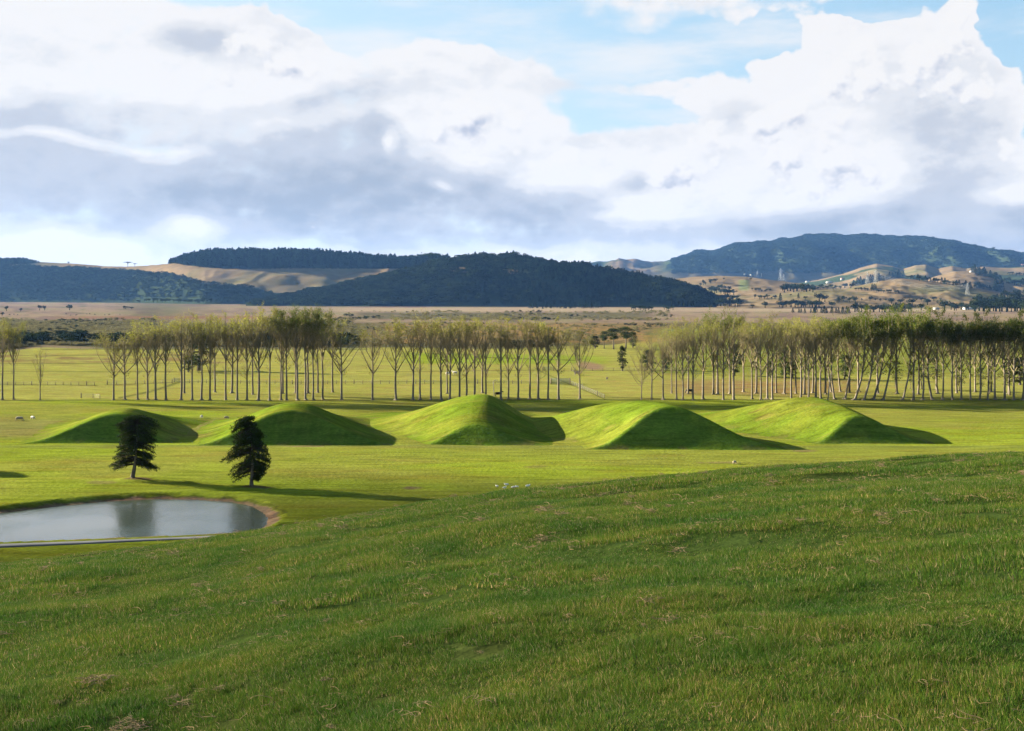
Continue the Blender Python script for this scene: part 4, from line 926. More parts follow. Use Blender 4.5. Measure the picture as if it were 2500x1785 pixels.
gen = {
 'tall_cypress': bough_tree(41, [(2,3,3),(4,6,6.5),(6,6.5,7),(9,5,5.5),(13,4.5,4.5),(16,3.4,3.4),(18,1.5,1.5)], [(0,0,-.3),(0,0,3),(.2,0,9),(0,0,17.5)], .55, 90, 60, rad=.8, droop=.35, spray=.85),
 'cypress': bough_tree(42, [(1.5,2,2),(3,4,4),(6,4.5,4.2),(9,3.4,3.6),(11.5,1.5,1.5)], [(0,0,-.3),(0,0,2),(.3,0,6),(0,0,11)], .5, 70, 55, rad=.6, droop=.4, spray=.75),
 'flat_pine': bough_tree(43, [(6,2,2),(8,4.5,5),(9.5,6,6),(11,5,5),(12,2.5,2.5)], [(0,0,-.3),(.1,0,3),(.4,0,7),(.2,0,11.5)], .5, 60, 60, rad=.55, droop=.15, spray=.8),
 'open_tree': bough_tree(44, [(3,1.5,1.5),(5,3,3.4),(7.5,3.5,3.2),(9.5,2.2,2.4),(10.5,.8,.8)], [(0,0,-.3),(0,0,1.2),(.3,0,3),(.1,0,6),(.3,0,10)], .36, 42, 34, rad=.32, droop=.1, spray=.7),
}
MID = [ # u, v base, height px, width factor, kind, leaf, label
 (486,905,117,1.0,'tall_cypress','needle','big dark cypress standing behind the left poplars','cypress'),
 (460,909,60,.9,'cypress','needle','smaller dark cypress close to the big cypress behind the left poplars','cypress'),
 (1453,851,32,1.2,'cypress','bush','leftmost low dark tree of the paddock clump behind the gap in the poplars','cypress'),
 (1475,852,44,.7,'flat_pine','needle','slim pine with a pale trunk in the paddock clump behind the gap','pine'),
 (1498,853,53,1.0,'flat_pine','needle','tallest flat-topped pine in the paddock clump behind the gap','pine'),
 (1528,851,54,1.0,'flat_pine','needle','dark spreading pine at the right of the paddock clump behind the gap','pine'),
 (1545,849,40,1.0,'cypress','needle','dark round tree behind the spreading pine in the paddock clump','cypress'),
 (1519,906,64,.6,'cypress','bush','ragged thin conifer left of the widely branched poplars','conifer'),
 (1580,903,50,1.1,'cypress','needle','low dark conifer right of the ragged thin conifer','conifer'),
 (1625,905,45,1.0,'cypress','needle','small dark conifer behind the third widely branched poplar','conifer'),
 (1752,917,60,.8,'open_tree','leaf_deep','pale-trunked small tree left of the dark cypress in the paddock','tree'),
 (1792,918,82,.9,'cypress','needle','dark upright cypress behind the middle of the right poplars','cypress'),
 (1845,925,70,.6,'open_tree','leaf_deep','leaning pale-trunked tree between two dark cypresses','tree'),
 (1880,922,42,.8,'cypress','needle','small dark cypress low behind the right poplars','cypress'),
 (1917,924,78,.9,'cypress','needle','broad dark cypress right of the small cypress','cypress'),
 (1935,924,60,.8,'cypress','needle','dark cypress touching the right side of the broad one','cypress'),
 (2062,926,62,.8,'cypress','needle','dark cypress behind the leaning poplars','cypress'),
 (2190,949,70,1.0,'open_tree','leaf_deep','spreading small tree between the leaning poplars and the tall dark ones','tree'),
 (2223,950,60,.6,'open_tree','leaf_deep','small slim tree right of the spreading small tree','tree'),
 (2250,950,80,.8,'open_tree','leaf_deep','small tree with a curved trunk in the right paddock','tree'),
 (2285,953,85,.9,'open_tree','bush','dark forked tree in the right paddock','tree'),
 (2342,955,60,1.0,'open_tree','leaf_deep','low forked tree with spreading limbs in the right paddock','tree'),
 (2395,962,66,.8,'open_tree','leaf_deep','small tree right of the low forked tree','tree'),
 (2416,962,70,.7,'open_tree','leaf_yellow','pale stemmed small tree in the right paddock','tree'),
 (2465,965,90,1.0,'open_tree','bush','dark forked tree near the right edge of the picture','tree'),
 (2490,940,70,1.0,'cypress','bush','dark tree half cut by the right edge behind the poplars','cypress'),
]
_gp = {}
for (u, v, hp, wf, kind, leaf, lab, cat) in MID:
    x, y, z = hit(u, v); hm = hp*y/FPX; top = {'tall_cypress':18.5,'cypress':12.,'flat_pine':12.4,'open_tree':11.}[kind]; s = hm/top; key = (kind, leaf); rz = (u*7.3) % 6.28
    if key not in _gp:
        ms = gen[kind]; fm = ms[2].copy(); fm.materials.clear()
        _gp[key] = place_bt('tree' if cat == 'tree' else cat+'_tree', (ms[0], ms[1], fm), (M['bark'], M[leaf]), (x, y, z), rz, (s*wf, s*wf, s), lab, cat)
    else:
        e = copy_thing(_gp[key], (x, y, z), rz, (s*wf, s*wf, s)); e.name = 'tree' if cat == 'tree' else cat+'_tree'; tag(e, lab, cat)

# ------------------------------------------------------------------ far trees: one small mesh each
def far_tree_mesh(kind, seed):
    rs = np.random.RandomState(seed); mb = MB()
    if kind == 'round':
        P = []
        for k in range(9):
            a = rs.uniform(0, 6.28); r = rs.uniform(.05, .34); c = np.array([r*math.cos(a), r*math.sin(a), rs.uniform(.42, .80)]); d = rs.normal(size=(60, 3)); d /= np.linalg.norm(d, axis=1)[:, None]; P.append(c+d*rs.uniform(.12, .2)*rs.uniform(.6, 1.1, (60, 1)))
        mb.leaves(np.concatenate(P), .085, rs, asp=.7); mb.tube([(0, 0, -.05), (0, 0, .35), (.02, 0, .6)], [.05, .035, .02], 5)
    elif kind == 'flat':
        P = rs.normal(size=(300, 3))*np.array([.25, .25, .05])+np.array([0, 0, .88]); mb.leaves(P, .1, rs, flat=.6)
        for k in range(5): mb.tube([(0, 0, -.05), (.02*k-.04, .01, .5), (.12*(k-2), .08*((k*2) % 3-1), .85)], [.03, .022, .01], 4)
    else:
        n = 420; t = rs.uniform(.06, 1, n); r = .27*(1-t)**.7*rs.uniform(.4, 1.1, n)+.01; a = rs.uniform(0, 6.283, n)
        mb.leaves(np.stack([r*np.cos(a), r*np.sin(a), t-.06*r], 1), .09, rs, flat=.3, droop=.3); mb.tube([(0, 0, -.05), (0, 0, .9)], [.03, .006], 4)
    return mb.mesh('far_tree')
FT = {k: [far_tree_mesh(k, 50+i) for i in range(3)] for k in ('round', 'flat', 'cone')}
for k in FT:
    for m in FT[k]: m.materials.append(M['conifer'] if k != 'round' else M['bush'])
rst = np.random.RandomState(77); nfar = {}
def far_tree(u, v, hp, wf=1.0, kind='round', where='', group=None, label=None, pos=None):
    x, y, z = pos or hit(u, v); hm = 1.15*hp*y/FPX; wf = wf*1.15; me = FT[kind][rst.randint(3)]
    o = link({'round': 'round_tree', 'flat': 'flat_topped_tree', 'cone': 'conifer_tree'}[kind], me); o.location = (x, y, z-.02*hm); o.rotation_euler = (0, 0, rst.uniform(0, 6.28)); o.scale = (hm*wf, hm*wf, hm)
    if label is None:
        nfar[where] = nfar.get(where, 0)+1
        w = {'round': 'rounded dark tree', 'flat': 'flat-topped dark tree', 'cone': 'pointed dark conifer'}[kind]
        label = '%s, %s from left %s' % (w, ordinal(nfar[where]), where)
    tag(o, label, 'tree', group); return o
def line_of(p0, p1, n, hp, kind, where, group, jit=(3, 1.5), wf=1.0, hv=.3):
    us = sorted(p0[0]+(p1[0]-p0[0])*((i+.5)/n)+rst.uniform(-jit[0], jit[0]) for i in range(n))
    for u in us:
        t = (u-p0[0])/(p1[0]-p0[0]+1e-6); v = p0[1]+(p1[1]-p0[1])*t+rst.uniform(-jit[1], jit[1])
        k = kind if kind != 'mix' else ('cone' if rst.uniform() < .4 else 'round')
        far_tree(u, v, hp*rst.uniform(1-hv, 1+hv), wf*rst.uniform(.8, 1.25), k, where, group)
# lone bushes on the dry plain at the left
for (u, v, hp, wf, lab) in [(5,772,10,1.0,'dark bush nearest the left edge on the dry plain'),(16,760,13,.9,'dark leaning tree near the left edge on the dry plain'),(50,761,9,1.0,'small dark bush left of the broad dark bushes on the plain'),(97,758,13,.95,'left half of the broad pair of dark bushes on the dry plain'),(109,758,12,.95,'right half of the broad pair of dark bushes on the dry plain'),
                       (170,757,13,1.35,'round dark tree standing alone on the dry plain'),(307,755,8,1.8,'long low dark bush on the dry plain'),(321,755,7,1.5,'small bush at the right end of the long low bush'),(303,755,8,1.4,'small bush at the left end of the long low bush'),(151,783,6,1.0,'small dark bush at the edge of the scrub below the plain'),
                       (700,757,0,0,'')]:
    if hp: far_tree(u, v, hp, wf, 'round', label=lab, group='lone bushes on the dry plain')
far_tree(168,645,6,1.1,'round', label='tiny tree on the bare skyline left of the two skyline trees')
far_tree(312,652,11,1.2,'flat', label='larger flat-topped tree alone on the bare skyline')
far_tree(329,651,7,.9,'flat', label='smaller thin tree right of the flat-topped skyline tree')
for (u, v, hp, wf, lab) in [(1007,652,24,1.0,'lone spreading pine on the skyline left of the open crowned pines'),(1028,654,26,1.0,'leftmost of three open crowned pines on the skyline'),(1042,654,29,.9,'middle one of three open crowned pines on the skyline'),(1058,655,33,.9,'tallest and rightmost of three open crowned pines on the skyline'),(1220,634,17,.8,'mushroom shaped pine standing above the wooded hill crest'),(1236,634,15,.6,'small mushroom shaped pine right of the larger one on the wooded crest')]:
    far_tree(u, v, hp, wf, 'flat' if 'mush' in lab or 'open' in lab else 'round', label=lab, group='skyline pines')
# farmland on the right
w = 'in dark wood below wooded hill'; line_of((1640,744),(1700,746),9,30,'round',w,'wood at the foot of the hill',(3,2),1.3); line_of((1650,728),(1712,730),8,26,'round',w+', upper tier','wood at the foot of the hill',(3,2),1.2); line_of((1650,712),(1690,712),6,22,'mix',w+', top tier','wood at the foot of the hill')
line_of((1712,747),(1812,749),14,18,'round','along the plain edge right of the dark wood','trees along the plain edge',(3,1),1.3)
line_of((1740,738),(1800,736),7,15,'round','just above the plain edge right of the dark wood','trees along the plain edge',(3,2),1.3)
line_of((1735,716),(1795,721),9,14,'round','in slanting grove on the pale slope','slanting grove on the pale slope',(3,2),1.2); line_of((1752,705),(1785,712),4,12,'round','in upper part of the slanting grove','slanting grove on the pale slope')
line_of((1708,699),(1748,689),6,10,'round','in short line climbing the pale hill','line climbing the pale hill'); far_tree(1740,706,8,1.1,'round',label='lone pair-like bush left of the slanting grove'); far_tree(1767,683,5,1.4,'round',label='lone small bush high on the pale hill'); far_tree(1833,683,5,1.3,'round',label='small bush right of the green strip on the pale hill')
line_of((1835,711),(1883,713),7,8,'round','in low hedge at the foot of the pale hill','low hedge at the foot of the pale hill')
line_of((1907,712),(1985,712),12,16,'round','in large grove below the pylon','large grove below the pylon',(3,3),1.3); line_of((1983,707),(2080,703),12,9,'round','in tree belt right of the large grove','tree belt right of the large grove',(3,2),1.3)
line_of((1841,730),(1876,730),5,10,'round','in small copse above the plain','small copse above the plain'); line_of((1882,731),(1898,731),3,9,'round','in thin copse left of the pointed tree','thin copse')
for (u, v, hp, k, lab) in [(1905,737,18,'cone','pointed tree right of the thin copse'),(1931,723,5,'round','tiny bush on the pale field below the grove'),(1949,728,11,'cone','small conifer above the long plain hedge'),(1966,731,9,'round','small tree right of the small conifer'),(2000,736,22,'round','tall open tree, left of two, above the plain'),(2014,738,17,'round','broad tree, right of two, above the plain'),(1837,752,9,'round','low tree on the plain edge left of the domed tree'),(1868,752,15,'round','domed dark tree on the plain edge'),(2031,753,17,'round','dark tree at the right end of the long plain hedge'),
      (2049,738,11,'round','left tree of the pair above the plain hedge'),(2060,736,13,'round','right tree of the pair above the plain hedge'),(2074,738,11,'round','round tree right of the pair above the plain hedge'),(2088,740,17,'round','round tree left of the dotted row of bushes'),(2104,735,6,'round','small bush beginning the dotted row'),(2124,735,11,'round','tree in the dotted row left of two small bushes'),(2137,734,5,'round','left one of two small bushes in the dotted row'),(2149,735,7,'round','right one of two small bushes in the dotted row'),(2162,735,6,'round','small bush in the dotted row before the bigger tree'),
      (2177,742,16,'round','tree standing in the dotted row above the green poplars'),(2198,742,13,'round','open tree left of the big round field tree'),(2227,748,20,'round','big round tree in the middle of the pale field'),(2249,758,19,'round','dark tree below the small field tree, near the white house'),(2250,736,9,'round','small field tree above the dark tree near the white house'),(2264,745,18,'round','slim tree left of the white house'),(2280,735,13,'round','open tree on the far side of the pale field'),(2296,735,6,'round','small bush on the far side of the pale field'),
      (2306,758,28,'round','tall dark tree just right of the white house'),(2260,757,6,'round','low bush beside the white house')]:
    far_tree(u, v, hp, 1.15 if k == 'round' else .9, k, label=lab)
line_of((1898,750),(2005,751),16,15,'round','in long dark hedge on the plain edge','long dark hedge on the plain edge',(3,1.5),1.2)
line_of((1935,764),(2080,766),16,13,'cone','in conifer row just above the bare poplar tops','conifer row above the poplar tops',(4,1)); line_of((2085,762),(2225,762),20,19,'mix','in conifer row just above the green poplar tops','conifer row above the green poplar tops',(4,1))
line_of((2322,757),(2366,757),7,17,'round','in grove left of the white shed','grove left of the white shed'); 
w = 'in big wood at the right edge'; line_of((2374,760),(2530,762),22,24,'round',w,'wood at the right edge',(4,1.5),1.4); line_of((2390,748),(2530,746),18,22,'round',w+', middle tier','wood at the right edge',(4,2),1.3); line_of((2420,733),(2530,727),13,16,'mix',w+', top tier','wood at the right edge',(4,2),1.2)
line_of((2084,697),(2206,676),20,13,'cone','in pine belt climbing behind the round dry hill','pine belt behind the dry hill',(3,1.5),1.2); line_of((2215,681),(2440,712),34,11,'mix','in shelterbelt behind the dry hill','shelterbelt behind the dry hill',(3,1.2),1.1); line_of((2430,711),(2446,714),3,22,'cone','in clump of tall pines ending the shelterbelt','tall pines ending the shelterbelt')
line_of((2084,708),(2200,718),18,7,'round','in hedge along the foot of the round dry hill','hedge along the dry hill foot',(3,.8)); line_of((2124,706),(2140,707),3,13,'cone','in clump in the hedge at the dry hill foot','clump in the hedge')
line_of((2372,662),(2447,686),20,12,'cone','in pine belt on the far right ridge','pine belt on the far right ridge',(3,3),1.3); line_of((2455,692),(2530,702),10,12,'mix','in trees below the far right ridge','trees below the far right ridge',(3,2),1.3); line_of((2460,672),(2510,678),6,8,'round','in scattered bushes on the far right slope','bushes on the far right slope',(4,3))
line_of((1815,675),(1862,675),5,7,'mix','around the small house on the pale hill crest','trees around the hilltop house',(4,.6))
w = 'in thicket on bright plain'; line_of((1538,756),(1592,757),9,12,'round',w,'thicket on the bright plain',(2,1),1.3); line_of((1620,757),(1644,757),4,9,'round','in small thicket right of the larger one','small thicket on the plain')
line_of((1290,753),(1470,752),26,11,'cone','in young tree line below wooded hill','young tree line at the hill foot',(4,1.2),1.0,.45)
line_of((330,738),(520,738),24,8,'round','in pale tree line under the left dark slope','tree line under the left slope',(4,1.2),1.3,.35)
# dead pale trees in the poplar row
def dead(name, u, y, pts, rad, lab, twigs=()):
    mb = MB(); mb.tube(pts, rad, 6)
    for t in twigs: mb.tube(t, np.linspace(rad[-1]*.8, .03, len(t)), 5)
    x, y, z = at_depth(u, y); o = link(name, mb.mesh(name, True), M['dead_wood']); o.location = (x, y, z); tag(o, lab, 'dead tree')
dead('dead_tree', 1206, 338, [(0,0,-.2),(-.05,0,2),(-.2,0,4.4)], [.17,.14,.12], 'bleached dead stump with a curved limb beside the black cow', [[(-.2,0,4.3),(.3,0,4.9),(.9,0,4.7),(1.4,0,4.0)]])
dead('dead_tree', 2021, 328, [(0,0,-.2),(.25,0,2.2),(.5,0,4.5),(.75,0,7.5)], [.2,.17,.14,.06], 'bleached leaning dead tree between the poplars above the rightmost mound', [[(.5,0,4.5),(-.1,0,6),(-.9,0,7)]])
# ------------------------------------------------------------------ animals
def melt(mb, vox, name):
    me = mb.mesh(name); o = bpy.data.objects.new(name, me); COL.objects.link(o); md = o.modifiers.new('r', 'REMESH'); md.mode = 'VOXEL'; md.voxel_size = vox
    dg = bpy.context.evaluated_depsgraph_get(); m2 = bpy.data.meshes.new_from_object(o.evaluated_get(dg)); bpy.data.objects.remove(o); bpy.data.meshes.remove(me); m2.name = name; smooth(m2); return m2
def quadruped(graze, L=1.5, hh=1.35, bulk=1.0, vox=.035, horns=False):
    mb = MB(); zt = hh*.68
    mb.tube([(-L*.50,0,zt+.03),(-L*.45,0,zt),(-L*.25,0,zt-.03),(0,0,zt-.05),(L*.25,0,zt-.02),(L*.42,0,zt+.03),(L*.5,0,zt+.08)], np.array([.12,.27,.33,.36,.34,.27,.16])*bulk*hh/1.35, 12)
    if graze: neck = [(L*.42,0,zt+.08),(L*.6,0,zt-.05),(L*.74,0,zt-.38),(L*.80,0,zt-.62),(L*.86,0,zt-.82)]
    else: neck = [(L*.42,0,zt+.10),(L*.56,0,zt+.25),(L*.66,0,zt+.38),(L*.78,0,zt+.36),(L*.92,0,zt+.24)]
    mb.tube(neck, np.array([.24,.17,.13,.13,.07])*bulk*hh/1.35, 10)
    hd = neck[3]
    for s in (-1, 1): mb.tube([(hd[0]-.05,s*.08,hd[2]+.06),(hd[0]-.07,s*.2,hd[2]+.08)], [.05,.02], 6)
    r = .075*bulk*hh/1.35
    for sx, ph in ((-1, .06), (1, -.05)):
        for sy in (-1, 1):
            x0 = sx*L*.36+ph*sy; y0 = sy*.17*bulk
            mb.tube([(x0,y0,zt-.05),(x0+sx*.03,y0,zt*.62),(x0-(.07 if sx < 0 else -.01),y0,zt*.38),(x0+.01,y0,zt*.1),(x0+.04,y0,0)], [r*2.2,r*1.35,r*.85,r*.65,r*.85], 8)
    mb.tube([(-L*.5,0,zt+.14),(-L*.57,0,zt-.1),(-L*.56,0,zt-.5)], [.035,.025,.035], 5)
    return melt(mb, vox, 'body')
def goose():
    mb = MB(); mb.tube([(-.34,0,.30),(-.25,0,.28),(-.1,0,.27),(.1,0,.28),(.22,0,.33)], [.03,.10,.15,.14,.07], 10); mb.tube([(.18,0,.33),(.26,0,.40),(.28,0,.46),(.34,0,.48),(.40,0,.46)], [.06,.035,.035,.045,.02], 8)
    for s in (-1, 1): mb.tube([(0,s*.05,.2),(0,s*.05,.0)], [.02,.016], 5)
    return melt(mb, .016, 'body')
COW = quadruped(False); COWG = quadruped(True); SH = quadruped(True, 1.0, .8, 1.35, .03); GO = goose()
def animal(name, me, mt, u, v, rz, s, lab, cat, group=None):
    x, y, z = hit(u, v); m2 = me.copy(); m2.materials.clear(); m2.materials.append(M[mt]); o = link(name, m2); o.location = (x, y, z); o.rotation_euler = (0, 0, rz); o.scale = (s, s, s); tag(o, lab, cat, group)
animal('cow', COW, 'hide_black', 1216, 969, .1, 1.15, 'black cow standing beside the bleached dead stump behind the tallest mound', 'cow', 'cattle in the paddock')
animal('cow', COWG, 'hide_black', 1684, 961, 3.0, 1.1, 'black cow grazing between two bare poplars', 'cow', 'cattle in the paddock')
animal('cow', COW, 'hide_grey', 1409, 917, 3.3, 1.3, 'grey-brown cow standing by the gap in the poplars', 'cow', 'cattle in the paddock')
animal('cow', COWG, 'hide_white', 1093, 917, .4, 1.0, 'white cow in the paddock left of another white cow', 'cow', 'cattle in the paddock')
animal('cow', COW, 'hide_white', 1111, 916, 2.8, 1.1, 'white cow in the paddock right of another white cow', 'cow', 'cattle in the paddock')
animal('cow', COWG, 'hide_grey', 1482, 928, 1.2, .8, 'small brown calf on the grass right of the gap in the poplars', 'cow', 'cattle in the paddock')
for i, (u, v) in enumerate([(23,770),(34,769),(43,770),(162,768),(172,771),(186,771),(212,768),(219,768),(232,769),(256,770),(266,769),(293,769)]):
    animal('cow', COW if i % 2 else COWG, 'hide_black', u, v, i*1.3, 1.25, 'tiny dark cow on the far plain, %s from the left' % ordinal(i+1), 'cow', 'distant cattle on the plain')
animal('sheep', SH, 'wool', 46, 1028, .3, 1.25, 'brownish sheep lying low on the grass at the far left', 'sheep', 'sheep near the mounds')
animal('sheep', SH, 'hide_white', 80, 1024, 2.6, .95, 'white sheep right of the brownish sheep at the far left', 'sheep', 'sheep near the mounds')
animal('sheep', SH, 'hide_white', 492, 1020, 1.5, .85, 'white sheep, left of two, between the two leftmost mounds', 'sheep', 'sheep near the mounds')
animal('sheep', SH, 'wool', 552, 1023, 0, .85, 'dull woolly sheep, right of two, between the two leftmost mounds', 'sheep', 'sheep near the mounds')
for (u, v, r, s, lab) in [(1213,1192,2.8,.9,'white goose apart at the left end of the small flock'),(1232,1196,.4,1.0,'white goose at the front of the flock, second from the left'),(1236,1190,3.3,1.2,'larger white goose just behind the second goose'),(1254,1195,.2,1.2,'white goose in the middle of the flock'),(1262,1193,3.0,.9,'small white goose right of the middle goose'),(1289,1193,.5,1.3,'white goose apart at the right end of the flock')]:
    animal('goose', GO, 'feather', u, v, r, s, lab, 'goose', 'flock of geese on the lawn')
animal('sheep', SH, 'wool', 1793, 1133, .8, .7, 'small pale sheep on the lawn just beyond the near hill edge', 'sheep')

# ------------------------------------------------------------------ fences, gate and yard
pm = MB(); pm.tube([(0,0,-.2),(0,0,1.22)], [.085,.075], 7); POST = pm.mesh('post', True)
pm = MB(); pm.tube([(0,0,-.3),(0,0,1.45)], [.14,.13], 8); STRAIN = pm.mesh('post', True)
def fence(pts, step, lab):
    """pts: ground points (x, y); posts every step metres, five wires"""
    P = np.array(pts, float); seg = np.hypot(*np.diff(P, axis=0).T); c = np.concatenate([[0], np.cumsum(seg)]); n = int(c[-1]/step)
    X = np.interp(np.arange(n+1)*step, c, P[:, 0]); Y = np.interp(np.arange(n+1)*step, c, P[:, 1]); Z = surf(X, Y)
    e = empty('fence', (X[0], Y[0], Z[0]))
    for i in range(n+1):
        o = link('post', STRAIN if i % 7 == 0 else POST, M['wood'], e); o.location = (X[i]-X[0], Y[i]-Y[0], Z[i]-Z[0])
        o.rotation_euler = (rnd.uniform(-.03, .03), rnd.uniform(-.03, .03), 0)
    mb = MB()
    for hgt in (.25, .5, .75, .98, 1.15): mb.tube(np.stack([X-X[0], Y-Y[0], Z-Z[0]+hgt], 1), .012, 3, False)
    link('wire', mb.mesh('wire'), M['steel'], e); tag(e, lab, 'fence'); return e
def gp(u, v): return pix(u, v, 0)
fence([gp(-60,941),gp(100,941),gp(248,942)], 2.6, 'post and wire fence crossing the paddock behind the leftmost poplars')
fence([gp(262,939),gp(440,935),gp(700,937),gp(1000,937),gp(1340,936)], 2.9, 'long post and wire fence across the paddock behind the left and middle poplars')
fence([gp(198,972),gp(228,972),gp(258,975)], 3.4, 'short three post fence at the foot of the first poplars')
fence([gp(1392,937),gp(1480,975)], 3.2, 'slanting fence running forward from the cattle yard')
fence([gp(1395,906),gp(1560,906),gp(1700,906)], 4.0, 'post and wire fence behind the gap in the poplars')
fence([gp(100,853.5),gp(500,854),gp(900,854)], 7.0, 'far fence along the edge of the scrub')
def yard(u0, u1, v, hgt, depth, lab, name):
    x0, y0 = gp(u0, v); x1, _ = gp(u1, v); W = x1-x0; e = empty(name, (x0, y0, float(surf(np.array([x0]), np.array([y0]))[0])))
    def panel(p, q):
        mb = MB()
        for k in range(6): mb.tube([(*p, .25+k*(hgt-.3)/5), (*q, .25+k*(hgt-.3)/5)], .045, 4)
        n = max(2, int(math.hypot(q[0]-p[0], q[1]-p[1])/.35))
        for k in range(n+1):
            t = k/n; mb.tube([(p[0]+(q[0]-p[0])*t, p[1]+(q[1]-p[1])*t, .1), (p[0]+(q[0]-p[0])*t, p[1]+(q[1]-p[1])*t, hgt)], .02, 4)
        link('rail_panel', mb.mesh('rail_panel'), M['yard'], e)
    cs = [(0, 0), (W, 0), (W, depth), (0, depth)]
    k = 4 if depth else 1
    for i in range(k): panel(cs[i], cs[(i+1) % 4])
    for i in range(4 if depth else 2): o = link('post', STRAIN, M['wood'], e); o.location = (*cs[i], 0); o.scale = (1, 1, (hgt+.15)/1.45)
    tag(e, lab, 'gate' if not depth else 'cattle yard')
M['yard'] = mat('painted_rail', (.09, .13, .10), .6, .3)
yard(1345, 1392, 938, 1.8, 3.0, 'dark railed cattle yard at the end of the long fence', 'cattle_yard')
yard(425, 442, 933, 1.5, 0, 'dark railed gate where the drain meets the fence', 'farm_gate')
yard(1325, 1352, 906, 1.5, 0, 'railed gate behind the middle poplars, farther off than the cattle yard', 'farm_gate')

# ------------------------------------------------------------------ pylons and lines
def pylon(hm):
    b = MB(); w0, w1 = hm*.13, hm*.022; lv = [0, .16, .30, .42, .52, .61, .70, .78, .86, .93, 1.0]; r = .20
    def wd(t): return w0*(1-t)**1.25+w1
    for s in ((-1,-1),(1,-1),(1,1),(-1,1)): b.tube([(s[0]*wd(t), s[1]*wd(t), t*hm) for t in lv], r*1.3, 4)
    for i in range(len(lv)-1):
        a, c = lv[i], lv[i+1]; A = wd(a); C_ = wd(c)
        for (p, q) in (((-1,-1),(1,-1)),((1,-1),(1,1)),((1,1),(-1,1)),((-1,1),(-1,-1))):
            b.tube([(p[0]*A, p[1]*A, a*hm), (q[0]*C_, q[1]*C_, c*hm)], r*.7, 3, False); b.tube([(q[0]*A, q[1]*A, a*hm), (p[0]*C_, p[1]*C_, c*hm)], r*.7, 3, False)
    arms = MB()
    for t, l in ((.66, .17), (.78, .20), (.90, .15)):
        for s in (-1, 1):
            for y in (-1, 1): arms.tube([(s*wd(t), y*wd(t), t*hm), (s*l*hm, 0, t*hm+.4)], r*.9, 3, False)
            arms.tube([(s*wd(t), 0, (t+.045)*hm), (s*l*hm, 0, t*hm+.4)], r*.9, 3, False); arms.tube([(s*l*hm, 0, t*hm+.4), (s*l*hm, 0, t*hm-1.6)], .14, 3, False)
    return b.mesh('tower'), arms.mesh('cross_arm')
PY = pylon(34.0); pyl = []
for (u, v, hp, rz, lab) in [(1906,686,30,.5,'tall lattice pylon on the saddle right of the pale hill'),(1913.5,686,16,.5,'smaller lattice pylon close behind the tall one'),(1849,678,16,.5,'distant lattice pylon above the hilltop house'),(1859,678,10,.5,'very small distant lattice pylon right of the one above the hilltop house'),(2139,694,34,.3,'lattice pylon on the crest of the round dry hill'),(2118,695,30,.3,'fainter lattice pylon left of the one on the dry hill crest'),(2362,723,31,.2,'pale lattice pylon low on the right flank of the dry hill')]:
    x, y, z = hit(u, v); s = hp*y/FPX/34.0
    e = empty('pylon', (x, y, z-.3), rz, s); link('tower', PY[0], M['steel'], e); link('cross_arm', PY[1], M['steel'], e); tag(e, lab, 'pylon', 'power line pylons'); pyl.append((x, y, z, s, rz))
def wires(a, b, lab):
    mb = MB(); A, B = pyl[a], pyl[b]
    for t, l in ((.66, .17), (.78, .20), (.90, .15)):
        for sg in (-1, 1):
            P = [np.array([q[0]+sg*l*34*q[3]*math.cos(q[4]), q[1]+sg*l*34*q[3]*math.sin(q[4]), q[2]+(t*34-1.2)*q[3]]) for q in (A, B)]
            n = 16; d = np.linalg.norm(P[1]-P[0]); mb.tube([P[0]*(1-k/n)+P[1]*k/n-np.array([0, 0, d*.05*4*(k/n)*(1-k/n)]) for k in range(n+1)], .07, 3, False)
    o = link('power_line', mb.mesh('power_line'), M['steel']); tag(o, lab, 'power line')
wires(2, 0, 'sagging wires between the distant pylon and the tall pylon'); wires(0, 4, 'sagging wires from the tall pylon to the pylon on the dry hill'); wires(4, 6, 'sagging wires from the dry hill pylon down to the low pale pylon')

# ------------------------------------------------------------------ farm buildings
def building(u, v, wpx, hpx, dep, roof, rz, lab, name='farm_house', nwin=3, cat='house'):
    x, y, z = hit(u, v); W = wpx*y/FPX; hw = hpx*y/FPX*.62; D = dep; e = empty(name, (x, y, z-.3), rz)
    b = MB(); b.box((0, 0, hw/2), (W, D, hw)); link('wall', b.mesh('wall'), M['white_paint'], e)
    r = MB(); rh = hpx*y/FPX*.38; o = .4
    V = [(-W/2-o, -D/2-o, hw), (W/2+o, -D/2-o, hw), (W/2+o, D/2+o, hw), (-W/2-o, D/2+o, hw), (-W/2-o, 0, hw+rh), (W/2+o, 0, hw+rh)]
    r.add(V, [[0, 1, 5, 4], [2, 3, 4, 5], [0, 3, 2, 1]], [[0, 4, 3], [1, 2, 5]]); link('roof', r.mesh('roof'), M[roof], e)
    for i in range(nwin):
        w = MB(); w.box((-W/2+W*(i+.7)/(nwin+.4), -D/2-.02, hw*.55), (W/(nwin+1)*.4, .1, hw*.35)); link('window', w.mesh('window'), M['glass'], e)
    dr = MB(); dr.box((W*.42, -D/2-.02, hw*.38), (min(1.6, W*.12), .12, hw*.75)); link('door', dr.mesh('door'), M['wood'], e)
    tag(e, lab, cat); return e
building(2025, 692, 16, 4.5, 9, 'roof_grey', .05, 'long white farm building on the hillside between the pale hill and the dry hill', nwin=4)
building(1971, 690, 9, 4, 8, 'roof_grey', -.2, 'small white house left of the long white farm building')
building(2056, 684, 7, 5, 8, 'roof_red', .2, 'small house above the long white farm building')
building(2367, 756, 27, 6, 12, 'white_paint', .0, 'long low white shed at the edge of the plain near the right wood', 'farm_shed', 2, 'shed')
building(2285, 756, 12, 5.5, 9, 'roof_grey', .1, 'white house at the edge of the plain among the field trees')
building(1819, 674, 6, 4, 7, 'roof_grey', .1, 'small white house on the crest of the pale hill')
